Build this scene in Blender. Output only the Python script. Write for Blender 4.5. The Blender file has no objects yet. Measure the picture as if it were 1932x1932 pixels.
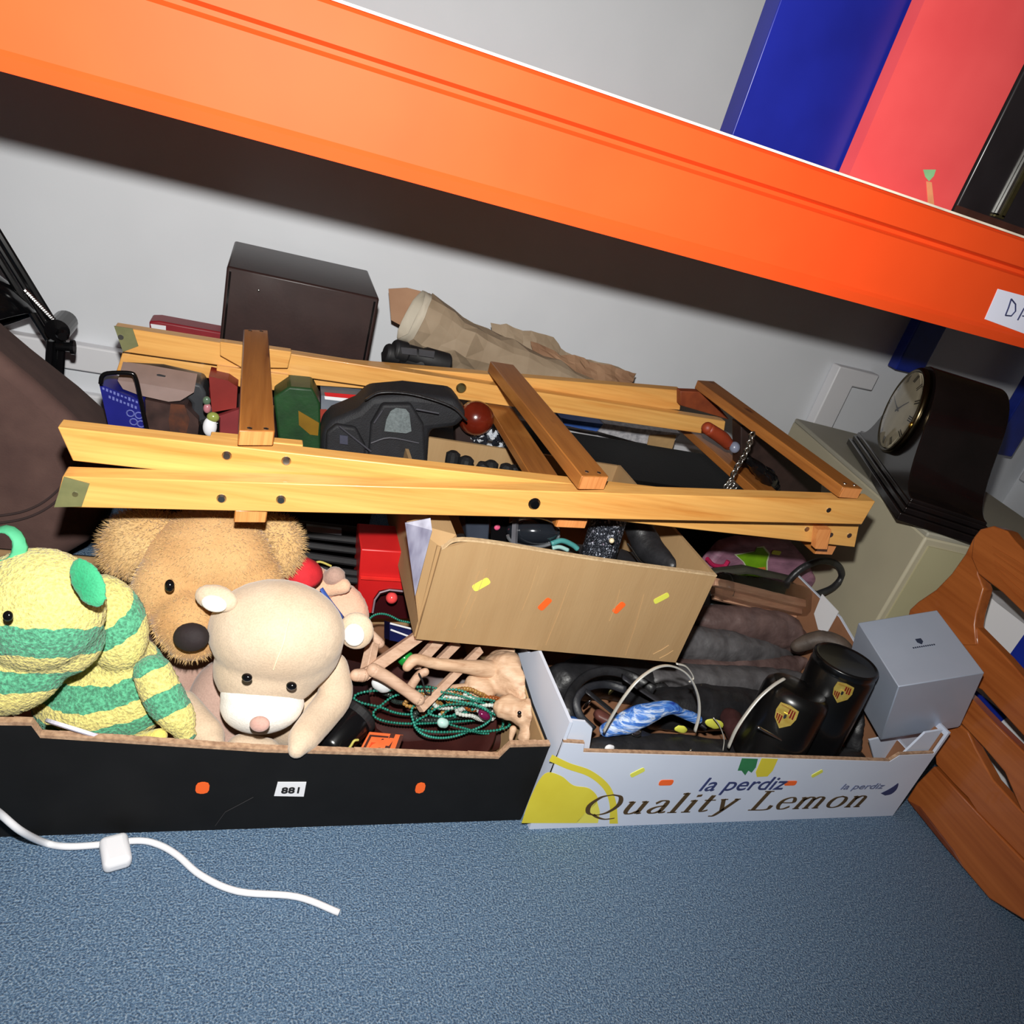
import bpy, bmesh, math, random
from mathutils import Vector, Matrix, noise
random.seed(7)
C = bpy.context.scene.collection
V = Vector
# ------------------------------------------------------------------ camera
H = 0.72
F = 1410.0
cx = V((3796, 455, 1410)).normalized()
cz_ = V((866, -2836, -1410)); cz_ = (cz_ - cx * cz_.dot(cx)).normalized()
cy = cz_.cross(cx)
ROW = (cx, cy, cz_)                       # world axes written in lens axes (right, down, forward)
RIGHT = V((cx.x, cy.x, cz_.x)); DOWN = V((cx.y, cy.y, cz_.y)); FWD = V((cx.z, cy.z, cz_.z))
EYE = V((0, 0, H))
cam_data = bpy.data.cameras.new('camera'); cam = bpy.data.objects.new('camera', cam_data); C.objects.link(cam)
m = Matrix((RIGHT, -DOWN, -FWD)).transposed().to_4x4(); m.translation = EYE
cam.matrix_world = m
cam_data.sensor_width = 36.0; cam_data.lens = 36.0 * F / 1932.0; cam_data.clip_start = 0.02
cam_data.shift_y = 2.0 / 1932
bpy.context.scene.camera = cam
# ------------------------------------------------------------------ light
vs = bpy.context.scene.view_settings
vs.view_transform = 'Standard'; vs.look = 'None'; vs.gamma = 1.0; vs.use_curve_mapping = False
vs.exposure = 0.0
w = bpy.data.worlds.new('room_light'); bpy.context.scene.world = w; w.use_nodes = True
w.node_tree.nodes['Background'].inputs[0].default_value = (1.0, 0.86, 0.74, 1)
w.node_tree.nodes['Background'].inputs[1].default_value = 0.045
fl = bpy.data.lights.new('camera_flash', 'SPOT'); fl.energy = 64; fl.color = (1.0, 0.985, 0.945)
fl.shadow_soft_size = 0.012; fl.spot_size = math.radians(150); fl.spot_blend = 1.0
flo = bpy.data.objects.new('camera_flash', fl); C.objects.link(flo)
flo.location = EYE - DOWN * 0.095
aim = (FWD - DOWN * 0.13 - RIGHT * 0.16).normalized()
flo.rotation_euler = aim.to_track_quat('-Z', 'Y').to_euler()

# ------------------------------------------------------------------ measuring
def ray(px, py):
    a, b = px - 966, py - 966
    return RIGHT * a + DOWN * b + FWD * F
def Q(px, py, y=None, z=None, x=None):
    r = ray(px, py)
    t = y / r.y if y is not None else ((z - H) / r.z if z is not None else x / r.x)
    return EYE + r * t
def QN(px, py, p0, n):
    r = ray(px, py); n = V(n)
    return EYE + r * ((V(p0) - EYE).dot(n) / r.dot(n))
def S(p):                                  # metres per pixel of the picture at a point
    return (V(p) - EYE).dot(FWD) / F
def sm(pts, n=6, closed=False):
    P = [V(p) for p in pts]; out = []; N = len(P)
    for i in range(N if closed else N - 1):
        p0 = P[(i - 1) % N] if closed or i > 0 else P[i] * 2 - P[i + 1]
        p1 = P[i]; p2 = P[(i + 1) % N]
        p3 = P[(i + 2) % N] if closed or i + 2 < N else p2 * 2 - p1
        for k in range(n):
            t = k / n
            out.append(0.5 * ((2 * p1) + (p2 - p0) * t + (2 * p0 - 5 * p1 + 4 * p2 - p3) * t * t + (3 * p1 - p0 - 3 * p2 + p3) * t ** 3))
    if not closed: out.append(P[-1])
    return out
def basis(d, ref=None):
    d = V(d).normalized(); r = V(ref) if ref is not None else (V((0, 0, 1)) if abs(d.z) < .9 else V((1, 0, 0)))
    a = r.cross(d).normalized(); b = d.cross(a)
    return a, b, d

# ------------------------------------------------------------------ mesh builder
class G:
    def __init__(s): s.v = []; s.f = []
    def add(s, vs_, fs):
        o = len(s.v); s.v += [V(p) for p in vs_]; s.f += [tuple(i + o for i in f) for f in fs]; return s
    def box(s, c, d, R=None):
        c = V(c); R = R or Matrix.Identity(3); vs_ = []
        for k in range(8):
            vs_.append(c + R @ V(((-.5, .5)[k & 1] * d[0], (-.5, .5)[k >> 1 & 1] * d[1], (-.5, .5)[k >> 2] * d[2])))
        return s.add(vs_, [(0, 2, 3, 1), (4, 5, 7, 6), (0, 1, 5, 4), (2, 6, 7, 3), (0, 4, 6, 2), (1, 3, 7, 5)])
    def bb(s, a, b):
        a = V(a); b = V(b); return s.box((a + b) / 2, [abs(b[i] - a[i]) for i in range(3)])
    def hexa(s, A, B): return s.prism2(A, B)
    def prism2(s, A, B):
        n = len(A)
        return s.add(list(A) + list(B), [tuple(range(n))[::-1], tuple(range(n, 2 * n))] + [(i, (i + 1) % n, n + (i + 1) % n, n + i) for i in range(n)])
    def prism(s, A, vec):
        vec = V(vec); return s.prism2(A, [V(p) + vec for p in A])
    def tube(s, pts, r, n=8, closed=False, flat=1.0, ref=None, caps=True):
        P = [V(p) for p in pts]; N = len(P); rr = r if isinstance(r, (list, tuple)) else [r] * N
        if len(rr) != N: rr = [rr[min(len(rr) - 1, int(i * len(rr) / N))] if False else rr[0] + 0 for i in range(N)]
        vs_ = []; fs = []; pa = None
        for i in range(N):
            d = (P[(i + 1) % N] - P[i - 1]) if closed else (P[min(i + 1, N - 1)] - P[max(i - 1, 0)])
            d = d.normalized() if d.length > 1e-9 else V((0, 0, 1))
            if ref is not None: a = V(ref).cross(d).normalized()
            elif pa is None: a = basis(d)[0]
            else: a = (pa - d * pa.dot(d)).normalized()
            pa = a; b = d.cross(a)
            for k in range(n):
                t = 2 * math.pi * k / n
                vs_.append(P[i] + a * math.cos(t) * rr[i] + b * math.sin(t) * rr[i] * flat)
        M = N if closed else N - 1
        for i in range(M):
            j = (i + 1) % N
            for k in range(n): fs.append((i * n + k, i * n + (k + 1) % n, j * n + (k + 1) % n, j * n + k))
        if not closed and caps: fs += [tuple(range(n))[::-1], tuple(range((N - 1) * n, N * n))]
        return s.add(vs_, fs)
    def cyl(s, a, b, r, r2=None, n=24):
        return s.tube([a, b], [r, r if r2 is None else r2], n)
    def lathe(s, o, axis, prof, n=32, cap=True):
        o = V(o); a, b, d = basis(axis); vs_ = []; fs = []
        for (r, h) in prof:
            for k in range(n):
                t = 2 * math.pi * k / n; vs_.append(o + d * h + (a * math.cos(t) + b * math.sin(t)) * max(r, 1e-5))
        for i in range(len(prof) - 1):
            for k in range(n): fs.append((i * n + k, i * n + (k + 1) % n, (i + 1) * n + (k + 1) % n, (i + 1) * n + k))
        if cap: fs += [tuple(range(n))[::-1], tuple(range((len(prof) - 1) * n, len(prof) * n))]
        return s.add(vs_, fs)
    def ell(s, c, r, R=None, n=20, m=12):
        c = V(c); R = R or Matrix.Identity(3); r = r if isinstance(r, (list, tuple)) else (r, r, r)
        vs_ = [c + R @ V((0, 0, r[2]))]; fs = []
        for i in range(1, m):
            p = math.pi * i / m
            for k in range(n):
                t = 2 * math.pi * k / n
                vs_.append(c + R @ V((r[0] * math.sin(p) * math.cos(t), r[1] * math.sin(p) * math.sin(t), r[2] * math.cos(p))))
        vs_.append(c + R @ V((0, 0, -r[2]))); L = len(vs_) - 1
        for k in range(n):
            fs.append((0, 1 + k, 1 + (k + 1) % n)); fs.append((L, L - n + (k + 1) % n, L - n + k))
            for i in range(m - 2): a = 1 + i * n; fs.append((a + k, a + n + k, a + n + (k + 1) % n, a + (k + 1) % n))
        return s.add(vs_, fs)
    def mesh(s, name, off=V((0, 0, 0))):
        me = bpy.data.meshes.new(name); me.from_pydata([tuple(p - off) for p in s.v], [], s.f)
        bm = bmesh.new(); bm.from_mesh(me); bmesh.ops.recalc_face_normals(bm, faces=bm.faces); bm.to_mesh(me); bm.free()
        return me
def wloc(o):
    p = V((0, 0, 0))
    while o: p += o.location; o = o.parent
    return p
def part(g, name, mt, parent=None, label=None, smooth=False, bevel=0, mods=(), kind=None, seg=2):
    off = wloc(parent)
    loc = V((0, 0, 0))
    if parent is None:
        lo = [min(p[i] for p in g.v) for i in range(3)]; hi = [max(p[i] for p in g.v) for i in range(3)]
        loc = V(((lo[0] + hi[0]) / 2, (lo[1] + hi[1]) / 2, lo[2]))
    o = bpy.data.objects.new(name, g.mesh(name, off + loc)); C.objects.link(o)
    o.location = loc
    if parent: o.parent = parent
    o.data.materials.append(mt)
    if label: o['label'] = label
    if kind: o['kind'] = kind
    for md in mods:
        if md[0] == 'remesh':
            x = o.modifiers.new('remesh', 'REMESH'); x.mode = 'VOXEL'; x.voxel_size = md[1]; x.use_smooth_shade = True
        elif md[0] == 'smooth':
            x = o.modifiers.new('smooth', 'SMOOTH'); x.factor = .5; x.iterations = md[1]
        elif md[0] == 'sub':
            x = o.modifiers.new('sub', 'SUBSURF'); x.levels = x.render_levels = md[1]
        elif md[0] == 'disp':
            t = bpy.data.textures.new('relief', 'CLOUDS'); t.noise_scale = md[2]; t.noise_depth = 1
            x = o.modifiers.new('disp', 'DISPLACE'); x.texture = t; x.strength = md[1]; x.mid_level = .5; x.texture_coords = 'LOCAL'
        elif md[0] == 'solid':
            x = o.modifiers.new('solid', 'SOLIDIFY'); x.thickness = md[1]; x.offset = 0
    if bevel:
        x = o.modifiers.new('bevel', 'BEVEL'); x.width = bevel; x.segments = seg; x.limit_method = 'ANGLE'; x.angle_limit = math.radians(35)
    if smooth or bevel:
        for p in o.data.polygons: p.use_smooth = True
        if bevel and not smooth:
            o.data.set_sharp_from_angle(angle=math.radians(40))
    return o
def tag(o, label, cat, group=None):
    o['label'] = label; o['category'] = cat
    if group: o['group'] = group
    return o
def thing(name, label, cat, loc, group=None):
    o = bpy.data.objects.new(name, None); C.objects.link(o); o.location = V(loc); o.empty_display_size = .02
    return tag(o, label, cat, group)
def solo(g, name, mt, label, cat, group=None, **k):
    return tag(part(g, name, mt, **k), label, cat, group)
def struct(g, name, mt, **k):
    o = part(g, name, mt, **k); o['kind'] = 'structure'; return o

# ------------------------------------------------------------------ materials
def lin(c):
    return tuple(((x / 255) / 12.92 if x / 255 <= .04045 else ((x / 255 + .055) / 1.055) ** 2.4) for x in c) + (1,)
class N:
    def __init__(s, name):
        s.m = bpy.data.materials.new(name); s.m.use_nodes = True; s.t = s.m.node_tree
        s.b = s.t.nodes['Principled BSDF']; s.tc = s.t.nodes.new('ShaderNodeTexCoord')
    def n(s, k, **kw):
        x = s.t.nodes.new('ShaderNode' + k)
        for a, b in kw.items():
            if a.startswith('i_'):
                key = a[2:]; x.inputs[int(key) if key.isdigit() else key.replace('_', ' ')].default_value = b
            else: setattr(x, a, b)
        return x
    def l(s, a, b): s.t.links.new(a, b)
    def ramp(s, fac, stops, interp='LINEAR'):
        r = s.n('ValToRGB'); r.color_ramp.interpolation = interp; e = r.color_ramp.elements
        while len(e) < len(stops): e.new(.5)
        for i, (p, c) in enumerate(stops): e[i].position = p; e[i].color = c
        s.l(fac, r.inputs[0]); return r.outputs[0]
    def noise(s, scale, detail=3, vec=None, rough=.5, dist=0):
        x = s.n('TexNoise', i_Scale=scale, i_Detail=detail, i_Roughness=rough, i_Distortion=dist)
        s.l(vec or s.tc.outputs['Object'], x.inputs['Vector']); return x.outputs['Fac']
    def bump(s, h, st=.3, d=.001):
        b = s.n('Bump', i_Strength=st, i_Distance=d); s.l(h, b.inputs['Height']); s.l(b.outputs[0], s.b.inputs['Normal'])
    def mapv(s, sc, out='Object', rot=(0, 0, 0)):
        x = s.n('Mapping'); x.inputs['Scale'].default_value = sc; x.inputs['Rotation'].default_value = rot; s.l(s.tc.outputs[out], x.inputs['Vector']); return x.outputs[0]
_mc = {}
def mat(name, c, c2=None, sc=40, rough=.55, metal=0, bump=0, bsc=None, bd=.001, detail=3, coat=0, alpha=None, trans=0, sheen=0, spec=.5, stretch=None):
    if name in _mc: return _mc[name]
    k = N(name); b = k.b
    b.inputs['Roughness'].default_value = rough; b.inputs['Metallic'].default_value = metal
    b.inputs['Coat Weight'].default_value = coat; b.inputs['Specular IOR Level'].default_value = spec
    b.inputs['Transmission Weight'].default_value = trans; b.inputs['Sheen Weight'].default_value = sheen
    if alpha is not None: b.inputs['Alpha'].default_value = alpha
    c2 = c2 or tuple(max(0, x * .88) for x in c)
    vec = k.mapv(stretch) if stretch else None
    k.l(k.ramp(k.noise(sc, detail, vec), [(.3, lin(c2)), (.7, lin(c))]), b.inputs['Base Color'])
    if bump: k.bump(k.noise(bsc or sc * 4, 2, vec), bump, bd)
    _mc[name] = k.m; return k.m
def wood(name, light, dark, axis=0, sc=1.0, rough=.35, knots=True, coat=.15):
    if name in _mc: return _mc[name]
    k = N(name); s = [26 * sc] * 3; s[axis] = 1.6 * sc
    v = k.mapv(tuple(s)); n1 = k.noise(2.2, 5, v, .6, .6)
    s2 = [120 * sc] * 3; s2[axis] = 3 * sc; v2 = k.mapv(tuple(s2)); n2 = k.noise(2, 3, v2)
    mx = k.n('MapRange'); k.l(n1, mx.inputs[0]); mx.inputs[1].default_value = .3; mx.inputs[2].default_value = .75
    col = k.ramp(mx.outputs[0], [(0, lin(light)), (.55, lin(tuple((a * 2 + b) / 3 for a, b in zip(light, dark)))), (1, lin(dark))])
    mm = k.n('MixRGB', blend_type='MULTIPLY'); mm.inputs[0].default_value = .25; k.l(col, mm.inputs[1])
    k.l(k.ramp(n2, [(.35, (.6, .5, .4, 1)), (.6, (1, 1, 1, 1))]), mm.inputs[2]); out = mm.outputs[0]
    if knots:
        sv = [9 * sc] * 3; sv[axis] = 4.5 * sc
        vo = k.n('TexVoronoi', i_Scale=1.0); k.l(k.mapv(tuple(sv)), vo.inputs['Vector'])
        kn = k.ramp(vo.outputs['Distance'], [(.03, (.25, .08, .02, 1)), (.075, (1, 1, 1, 1))])
        m2 = k.n('MixRGB', blend_type='MULTIPLY'); m2.inputs[0].default_value = .8; k.l(out, m2.inputs[1]); k.l(kn, m2.inputs[2]); out = m2.outputs[0]
    k.l(out, k.b.inputs['Base Color']); k.b.inputs['Roughness'].default_value = rough; k.b.inputs['Coat Weight'].default_value = coat
    k.bump(n2, .15, .0005); _mc[name] = k.m; return k.m
def stripes(name, loc, mode, vec, stops, ca, cb, wob=.004):
    """knitted bands: mode 'dist' = distance from a point, 'dot' = distance along a direction; stops = edges in metres"""
    k = N(name); tc = k.tc.outputs['Object']
    if mode == 'dist':
        d = k.n('VectorMath', operation='DISTANCE'); k.l(tc, d.inputs[0]); d.inputs[1].default_value = V(vec) - V(loc); fac = d.outputs['Value']; base = 0
    else:
        d = k.n('VectorMath', operation='DOT_PRODUCT'); k.l(tc, d.inputs[0]); d.inputs[1].default_value = V(vec); fac = d.outputs['Value']; base = -V(loc).dot(V(vec))
    no = k.n('Math', operation='MULTIPLY_ADD'); k.l(k.noise(90, 2), no.inputs[0]); no.inputs[1].default_value = wob * 2; k.l(fac, no.inputs[2])
    mr = k.n('Math', operation='MULTIPLY_ADD'); k.l(no.outputs[0], mr.inputs[0]); mr.inputs[1].default_value = 1.0; mr.inputs[2].default_value = .5 - wob
    st = [(0, 0)] + [(max(0, min(1, e + (base if mode == 'dot' else 0) + .5)), (i + 1) % 2) for i, e in enumerate(stops)]
    f = k.ramp(mr.outputs[0], [(p, (q, q, q, 1)) for p, q in st], 'CONSTANT')
    n2 = k.noise(330, 2)
    A = k.ramp(n2, [(.35, lin(tuple(x * .82 for x in ca))), (.65, lin(ca))]); B = k.ramp(n2, [(.35, lin(tuple(x * .7 for x in cb))), (.65, lin(cb))])
    mx = k.n('MixRGB'); k.l(f, mx.inputs[0]); k.l(A, mx.inputs[1]); k.l(B, mx.inputs[2]); k.l(mx.outputs[0], k.b.inputs['Base Color'])
    k.b.inputs['Roughness'].default_value = .9; k.b.inputs['Sheen Weight'].default_value = .2
    k.bump(n2, .9, .003); return k.m
def plush(name, c, c2=None, bump=.5, sc=60):
    if name in _mc: return _mc[name]
    k = N(name); c2 = c2 or tuple(x * .88 for x in c)
    a = k.noise(12, 3); b_ = k.noise(500, 2)
    col = k.ramp(a, [(.35, lin(c2)), (.65, lin(c))])
    mm = k.n('MixRGB', blend_type='MULTIPLY'); mm.inputs[0].default_value = .5; k.l(col, mm.inputs[1]); k.l(k.ramp(b_, [(.3, (.75, .75, .75, 1)), (.6, (1, 1, 1, 1))]), mm.inputs[2])
    k.l(mm.outputs[0], k.b.inputs['Base Color']); k.b.inputs['Roughness'].default_value = .95; k.b.inputs['Sheen Weight'].default_value = .25
    k.b.inputs['Specular IOR Level'].default_value = .15
    k.bump(b_, bump, .0012); _mc[name] = k.m; return k.m

M_wall = mat('wall_paint', (226, 229, 234), (220, 223, 228), 6, .8, bump=.15, bsc=220, bd=.0006)
M_white = mat('white_plastic', (232, 232, 236), (226, 226, 230), 5, .4)
M_orange = mat('orange_enamel', (228, 76, 28), (218, 70, 24), 8, .6, bump=.05, bsc=60, spec=.2)
M_blue = mat('blue_enamel', (16, 44, 150), (10, 30, 120), 20, .4)
M_chip = mat('chipboard', (196, 160, 116), (160, 120, 80), 160, .8)
M_black = mat('black_card', (17, 17, 18), (13, 13, 14), 30, .7, bump=.1, spec=.25)
M_rim = mat('torn_card_edge', (186, 152, 122), (140, 108, 84), 180, .9, bump=.5, bsc=300)
M_card = mat('brown_card', (170, 138, 97), (164, 131, 90), 16, .85, bump=.2, bsc=110, stretch=(3, 1, .35), bd=.0012)
M_cardin = mat('brown_card_inside', (150, 104, 74), (132, 90, 62), 18, .9)
M_wcard = mat('white_card', (208, 216, 232), (200, 208, 226), 7, .55)
M_pine_x = wood('varnished_pine', (230, 176, 100), (206, 138, 66), 0)
M_pine_y = wood('shaded_pine_bar', (172, 110, 52), (132, 76, 32), 1, 1.2)  # crossbar pine, darkened in colour for the weak grazing light on the tops
M_pine_e = wood('lit_pine_end', (232, 156, 92), (206, 124, 66), 2, 3, knots=False)  # lighter pine, the light on the bar ends put into the colour
M_chair = wood('chair_pine', (176, 100, 48), (138, 68, 28), 1, .8, rough=.3, coat=.3)
M_paleW = wood('pale_carved_wood', (206, 174, 150), (166, 128, 104), 0, 1.6, rough=.6, knots=False, coat=0)
M_brownbox = mat('dark_brown_veneer', (52, 34, 32), (44, 28, 27), 30, .38, bump=.08, bsc=200)
M_suede = mat('brown_suede', (92, 68, 62), (76, 54, 50), 22, .95, bump=.3, bsc=500)
M_paper = mat('brown_wrapping_paper', (170, 150, 126), (148, 128, 104), 14, .7, bump=.4, bsc=30, bd=.004)
M_gloss = mat('gloss_black', (14, 14, 16), (10, 10, 12), 10, .18)
M_matk = mat('matt_black', (26, 26, 29), (18, 18, 20), 30, .6, bump=.2)
M_blkcloth = mat('black_nylon', (28, 29, 34), (20, 20, 24), 60, .7, bump=.5, bsc=500)
M_steel = mat('steel', (190, 190, 186), (160, 160, 156), 30, .3, 1)
M_brass = mat('dull_brass', (150, 140, 96), (120, 112, 76), 60, .45, 1)
M_chrome = mat('chrome', (220, 220, 220), (200, 200, 200), 10, .12, 1)
M_red = mat('red_card', (206, 34, 34), (186, 26, 28), 10, .4)
M_cream = mat('cream_enamel', (186, 178, 152), (178, 170, 146), 8, .5)
M_cable = mat('white_cable', (236, 236, 240), (228, 228, 232), 8, .35)
M_oran = mat('orange_sticker', (246, 104, 36), (238, 96, 30), 10, .6)
M_yel = mat('yellow_sticker', (226, 226, 92), (216, 216, 80), 10, .6)
M_ink = mat('black_ink', (20, 18, 20), (16, 14, 16), 10, .7)

# ------------------------------------------------------------------ the setting
k = N('blue_carpet'); a = k.noise(520, 3); b2 = k.noise(140, 2); c3 = k.noise(14, 2)
col = k.ramp(a, [(.32, lin((58, 84, 116))), (.5, lin((98, 128, 158))), (.68, lin((162, 182, 200)))])
mm = k.n('MixRGB', blend_type='MULTIPLY'); mm.inputs[0].default_value = .6; k.l(col, mm.inputs[1]); k.l(k.ramp(b2, [(.3, (.62, .66, .72, 1)), (.7, (1, 1, 1, 1))]), mm.inputs[2])
k.l(mm.outputs[0], k.b.inputs['Base Color']); k.b.inputs['Roughness'].default_value = .95; k.bump(a, 1, .004)
M_carpet = k.m
struct(G().bb((-2.6, -1.2, -.05), (2.6, 1.5, 0)), 'floor', M_carpet)
struct(G().bb((-2.6, 1.45, 0), (2.6, 1.55, 2.3)), 'wall_back', M_wall)
struct(G().bb((2.05, -1.2, 0), (2.15, 1.45, 2.3)), 'wall_right', M_wall)
struct(G().bb((-2.6, 1.43, 0), (2.05, 1.449, .12)), 'baseboard_back', M_white, bevel=.004)
struct(G().bb((-2.6, 1.425, .165), (1.3, 1.449, .212)), 'trim_1', M_white, bevel=.003)
g = G().prism([V(p) for p in ((1.27, 1.42, .212), (1.33, 1.42, .212), (1.33, 1.42, .43), (1.39, 1.42, .43), (1.39, 1.42, .47), (1.27, 1.42, .47))], (0, .029, 0))
struct(g, 'trim_2', M_white, bevel=.003)
g = G().bb((2.01, -.2, .28), (2.049, 1.42, .42)); g.bb((1.995, -.2, .40), (2.049, 1.42, .42))
struct(g, 'trim_3', M_white, bevel=.004)

# storage rack: orange beams, blue uprights, chipboard shelf
rk = thing('storage_rack', 'steel storage rack with orange beam, blue posts and a full shelf', 'rack', (0.7, 1.0, 0))
def beam(y0, y1, f):
    g = G(); zb = .668
    A = [(zb, 0), (zb + .010, -.003), (zb + .014, 0), (zb + .070, 0), (zb + .0735, .006), (zb + .077, .006), (zb + .080, 0), (zb + .104, .001), (zb + .107, .005), (zb + .107, .04), (zb, .04)]
    P = [V((-1.6, y0 + f * b_, z)) for z, b_ in A]
    return g.prism(P, (3.6, 0, 0))
part(beam(.68, 0, 1), 'beam', M_orange, rk, 'orange front beam')
part(beam(1.386, 0, -1), 'beam', M_orange, rk)
part(G().bb((-1.6, .722, .735), (2.0, 1.345, .752)), 'shelf_board', M_chip, rk, 'chipboard shelf')
for (x, y, z0) in ((1.40, 1.395, .495), (-1.58, .73, 0), (Q(1922, 760, 1.36).x, 1.36, Q(1914, 862, 1.36).z), (-1.58, 1.33, 0)):
    g = G().bb((x, y, z0), (x + .082, y + .03, 1.9))
    p = part(g, 'upright', M_blue, rk, 'blue upright', bevel=.003)
lab = part(G().prism([Q(a, b, .6795) for a, b in ((1883, 543), (1975, 568), (1950, 634), (1858, 600))], (0, .0008, 0)), 'paper_label', mat('label_paper', (226, 228, 244), (220, 222, 240), 8, .7), rk, 'white paper label with handwriting')
def pen(g, pts, y, wpx, th=.0006):
    P = [Q(a, b, y) for a, b in pts]
    g.tube(P, wpx * S(P[0]), 6)
g = G()
pen(g, [(1897, 593), (1903, 578), (1908, 562)], .6788, 1.3); pen(g, [(1908, 562), (1916, 572), (1916, 585), (1908, 594), (1897, 593)], .6788, 1.3)
pen(g, [(1920, 602), (1932, 580), (1942, 572), (1944, 588), (1942, 610)], .6788, 1.3); pen(g, [(1929, 594), (1944, 596)], .6788, 1.1)
part(g, 'handwriting', mat('blue_ink', (40, 46, 90), rough=.7), lab)

# ------------------------------------------------------------------ shared shapes
def scr(ang=0):
    c, s_ = math.cos(math.radians(ang)), math.sin(math.radians(ang))
    return Matrix((RIGHT * c + DOWN * s_, DOWN * c - RIGHT * s_, FWD)).transposed()
REC = []
def E(g, px, py, y, rx, ry, rz=None, ang=0, n=24, m=14):
    c = Q(px, py, y); s_ = S(c); rz = rz or min(rx, ry)
    r = (rx * s_, ry * s_, rz * s_); R_ = scr(ang); REC.append((c, r, R_)); g.ell(c, r, R_, n, m); return c
def limb(g, pts, y=None):
    """pts: (px, py, y, radius_px)"""
    P = [Q(a, b, c) for a, b, c, r in pts]; rr = [p_[3] * S(q) for p_, q in zip(pts, P)]
    Z = [V((*P[i][:3],)) for i in range(len(P))]
    n = 6; PP = sm(Z, n); R2 = []
    for i in range(len(rr) - 1):
        for k_ in range(n): R2.append(rr[i] + (rr[i + 1] - rr[i]) * k_ / n)
    R2.append(rr[-1])
    g.tube(PP, R2, 12); g.ell(P[0], rr[0], None, 12, 8); g.ell(P[-1], rr[-1], None, 12, 8); return g
def fur(recs, n, L, w_=.0005, droop=.3):
    g = G(); tot = sum(r[1][0] * r[1][1] + r[1][1] * r[1][2] + r[1][0] * r[1][2] for r in recs)
    for i, (c, r, R_) in enumerate(recs):
        A = r[0] * r[1] + r[1] * r[2] + r[0] * r[2]
        for q in range(int(n * A / tot)):
            u = V((random.gauss(0, 1), random.gauss(0, 1), random.gauss(0, 1))).normalized()
            p = c + R_ @ V((u.x * r[0], u.y * r[1], u.z * r[2]))
            if (p - EYE).dot(R_ @ V((u.x / r[0], u.y / r[1], u.z / r[2]))) > .25 * (p - EYE).length * 14: continue
            ins = False
            for j, (c2, r2, R3) in enumerate(recs):
                if j != i:
                    d = R3.transposed() @ (p - c2)
                    if (d.x / r2[0]) ** 2 + (d.y / r2[1]) ** 2 + (d.z / r2[2]) ** 2 < .93: ins = True; break
            if ins: continue
            nn = (R_ @ V((u.x / r[0], u.y / r[1], u.z / r[2]))).normalized()
            nn = (nn + V((random.uniform(-.5, .5), random.uniform(-.5, .5), random.uniform(-.5, .2) - droop))).normalized()
            t = nn.cross(V((random.uniform(-1, 1), random.uniform(-1, 1), random.uniform(-1, 1)))).normalized() * w_
            l_ = L * random.uniform(.5, 1.15); o = len(g.v)
            g.v += [p - nn * L * .3 - t, p - nn * L * .3 + t, p + nn * l_]; g.f.append((o, o + 1, o + 2))
    return g
def sticker(px, py, y, L, W, ang, mt, parent, lab, th=.0006, name='sticker', nrm=None):
    """a round-cornered paper sticker lying on a panel that faces -Y"""
    c = Q(px, py, y - th); s_ = S(c); a = math.radians(ang); pts = []
    for sx, sy, q0 in ((1, 1, 0), (-1, 1, 90), (-1, -1, 180), (1, -1, 270)):
        for q in (0, 45, 90):
            r = .3 * W
            x = sx * (L / 2 - r) + r * math.cos(math.radians(q0 + q)); z = sy * (W / 2 - r) + r * math.sin(math.radians(q0 + q))
            pts.append(c + V((x * math.cos(a) - z * math.sin(a), 0, x * math.sin(a) + z * math.cos(a))))
    return part(G().prism(pts, (0, th, 0)), name, mt, parent, lab)
def text_mesh(s_, shear=0.0, bold=0.0):
    cu = bpy.data.curves.new('lettering', 'FONT'); cu.body = s_; cu.shear = shear; cu.extrude = .004; cu.offset = bold
    o = bpy.data.objects.new('lettering', cu); C.objects.link(o)
    dg = bpy.context.evaluated_depsgraph_get(); me = bpy.data.meshes.new_from_object(o.evaluated_get(dg))
    vs_ = [v.co.copy() for v in me.vertices]; fs = [tuple(p.vertices) for p in me.polygons]
    bpy.data.objects.remove(o); bpy.data.meshes.remove(me); return vs_, fs
def put_text(s_, o, ux, uz, nrm, mt, parent, name='lettering', shear=0, bold=0, width=None, height=None, label=None):
    """letters with their lower-left corner at o, running along ux, standing along uz"""
    vs_, fs = text_mesh(s_, shear, bold); x0 = min(v.x for v in vs_); x1 = max(v.x for v in vs_); y1 = max(v.y for v in vs_)
    a = width / (x1 - x0); b_ = height / y1; g = G()
    g.add([V(o) + V(ux) * (v.x - x0) * a + V(uz) * v.y * b_ + V(nrm) * (.0004 + v.z * .1) for v in vs_], fs)
    return part(g, name, mt, parent, label)

# ------------------------------------------------------------------ black fruit carton (left)
YB = .58
bc = thing('black_carton', 'open black fruit carton full of soft toys at front left', 'box', (.02, .77, 0))
X0, X1, Y1 = -.36, .371, .955
prof = [(X0, .149), (-.150, .149), (-.143, .134), (.055, .116), (.313, .106), (.322, .124), (X1, .126)]
A = [V((X0, YB, .0)), V((X1, YB, .0))] + [V((x, YB, z)) for x, z in prof[::-1]]
part(G().prism(A, (0, .005, 0)), 'front_panel', M_black, bc)
g = G()
for (x0, z0), (x1, z1) in zip(prof, prof[1:]):
    L = V((x1 - x0, 0, z1 - z0)); n_ = 14 if L.length > .1 else 3
    for i in range(n_):
        a = V((x0, YB, z0)) + L * (i / n_); b_ = V((x0, YB, z0)) + L * ((i + 1) / n_)
        g.prism([a + V((0, -.0006, -.001)), b_ + V((0, -.0006, -.001)), b_ + V((0, -.0006, .0025 + random.uniform(0, .0012))), a + V((0, -.0006, .0025 + random.uniform(0, .0012)))], (0, .0068, 0))
part(g, 'cut_edge', M_rim, bc, 'torn brown card edge')
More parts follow.
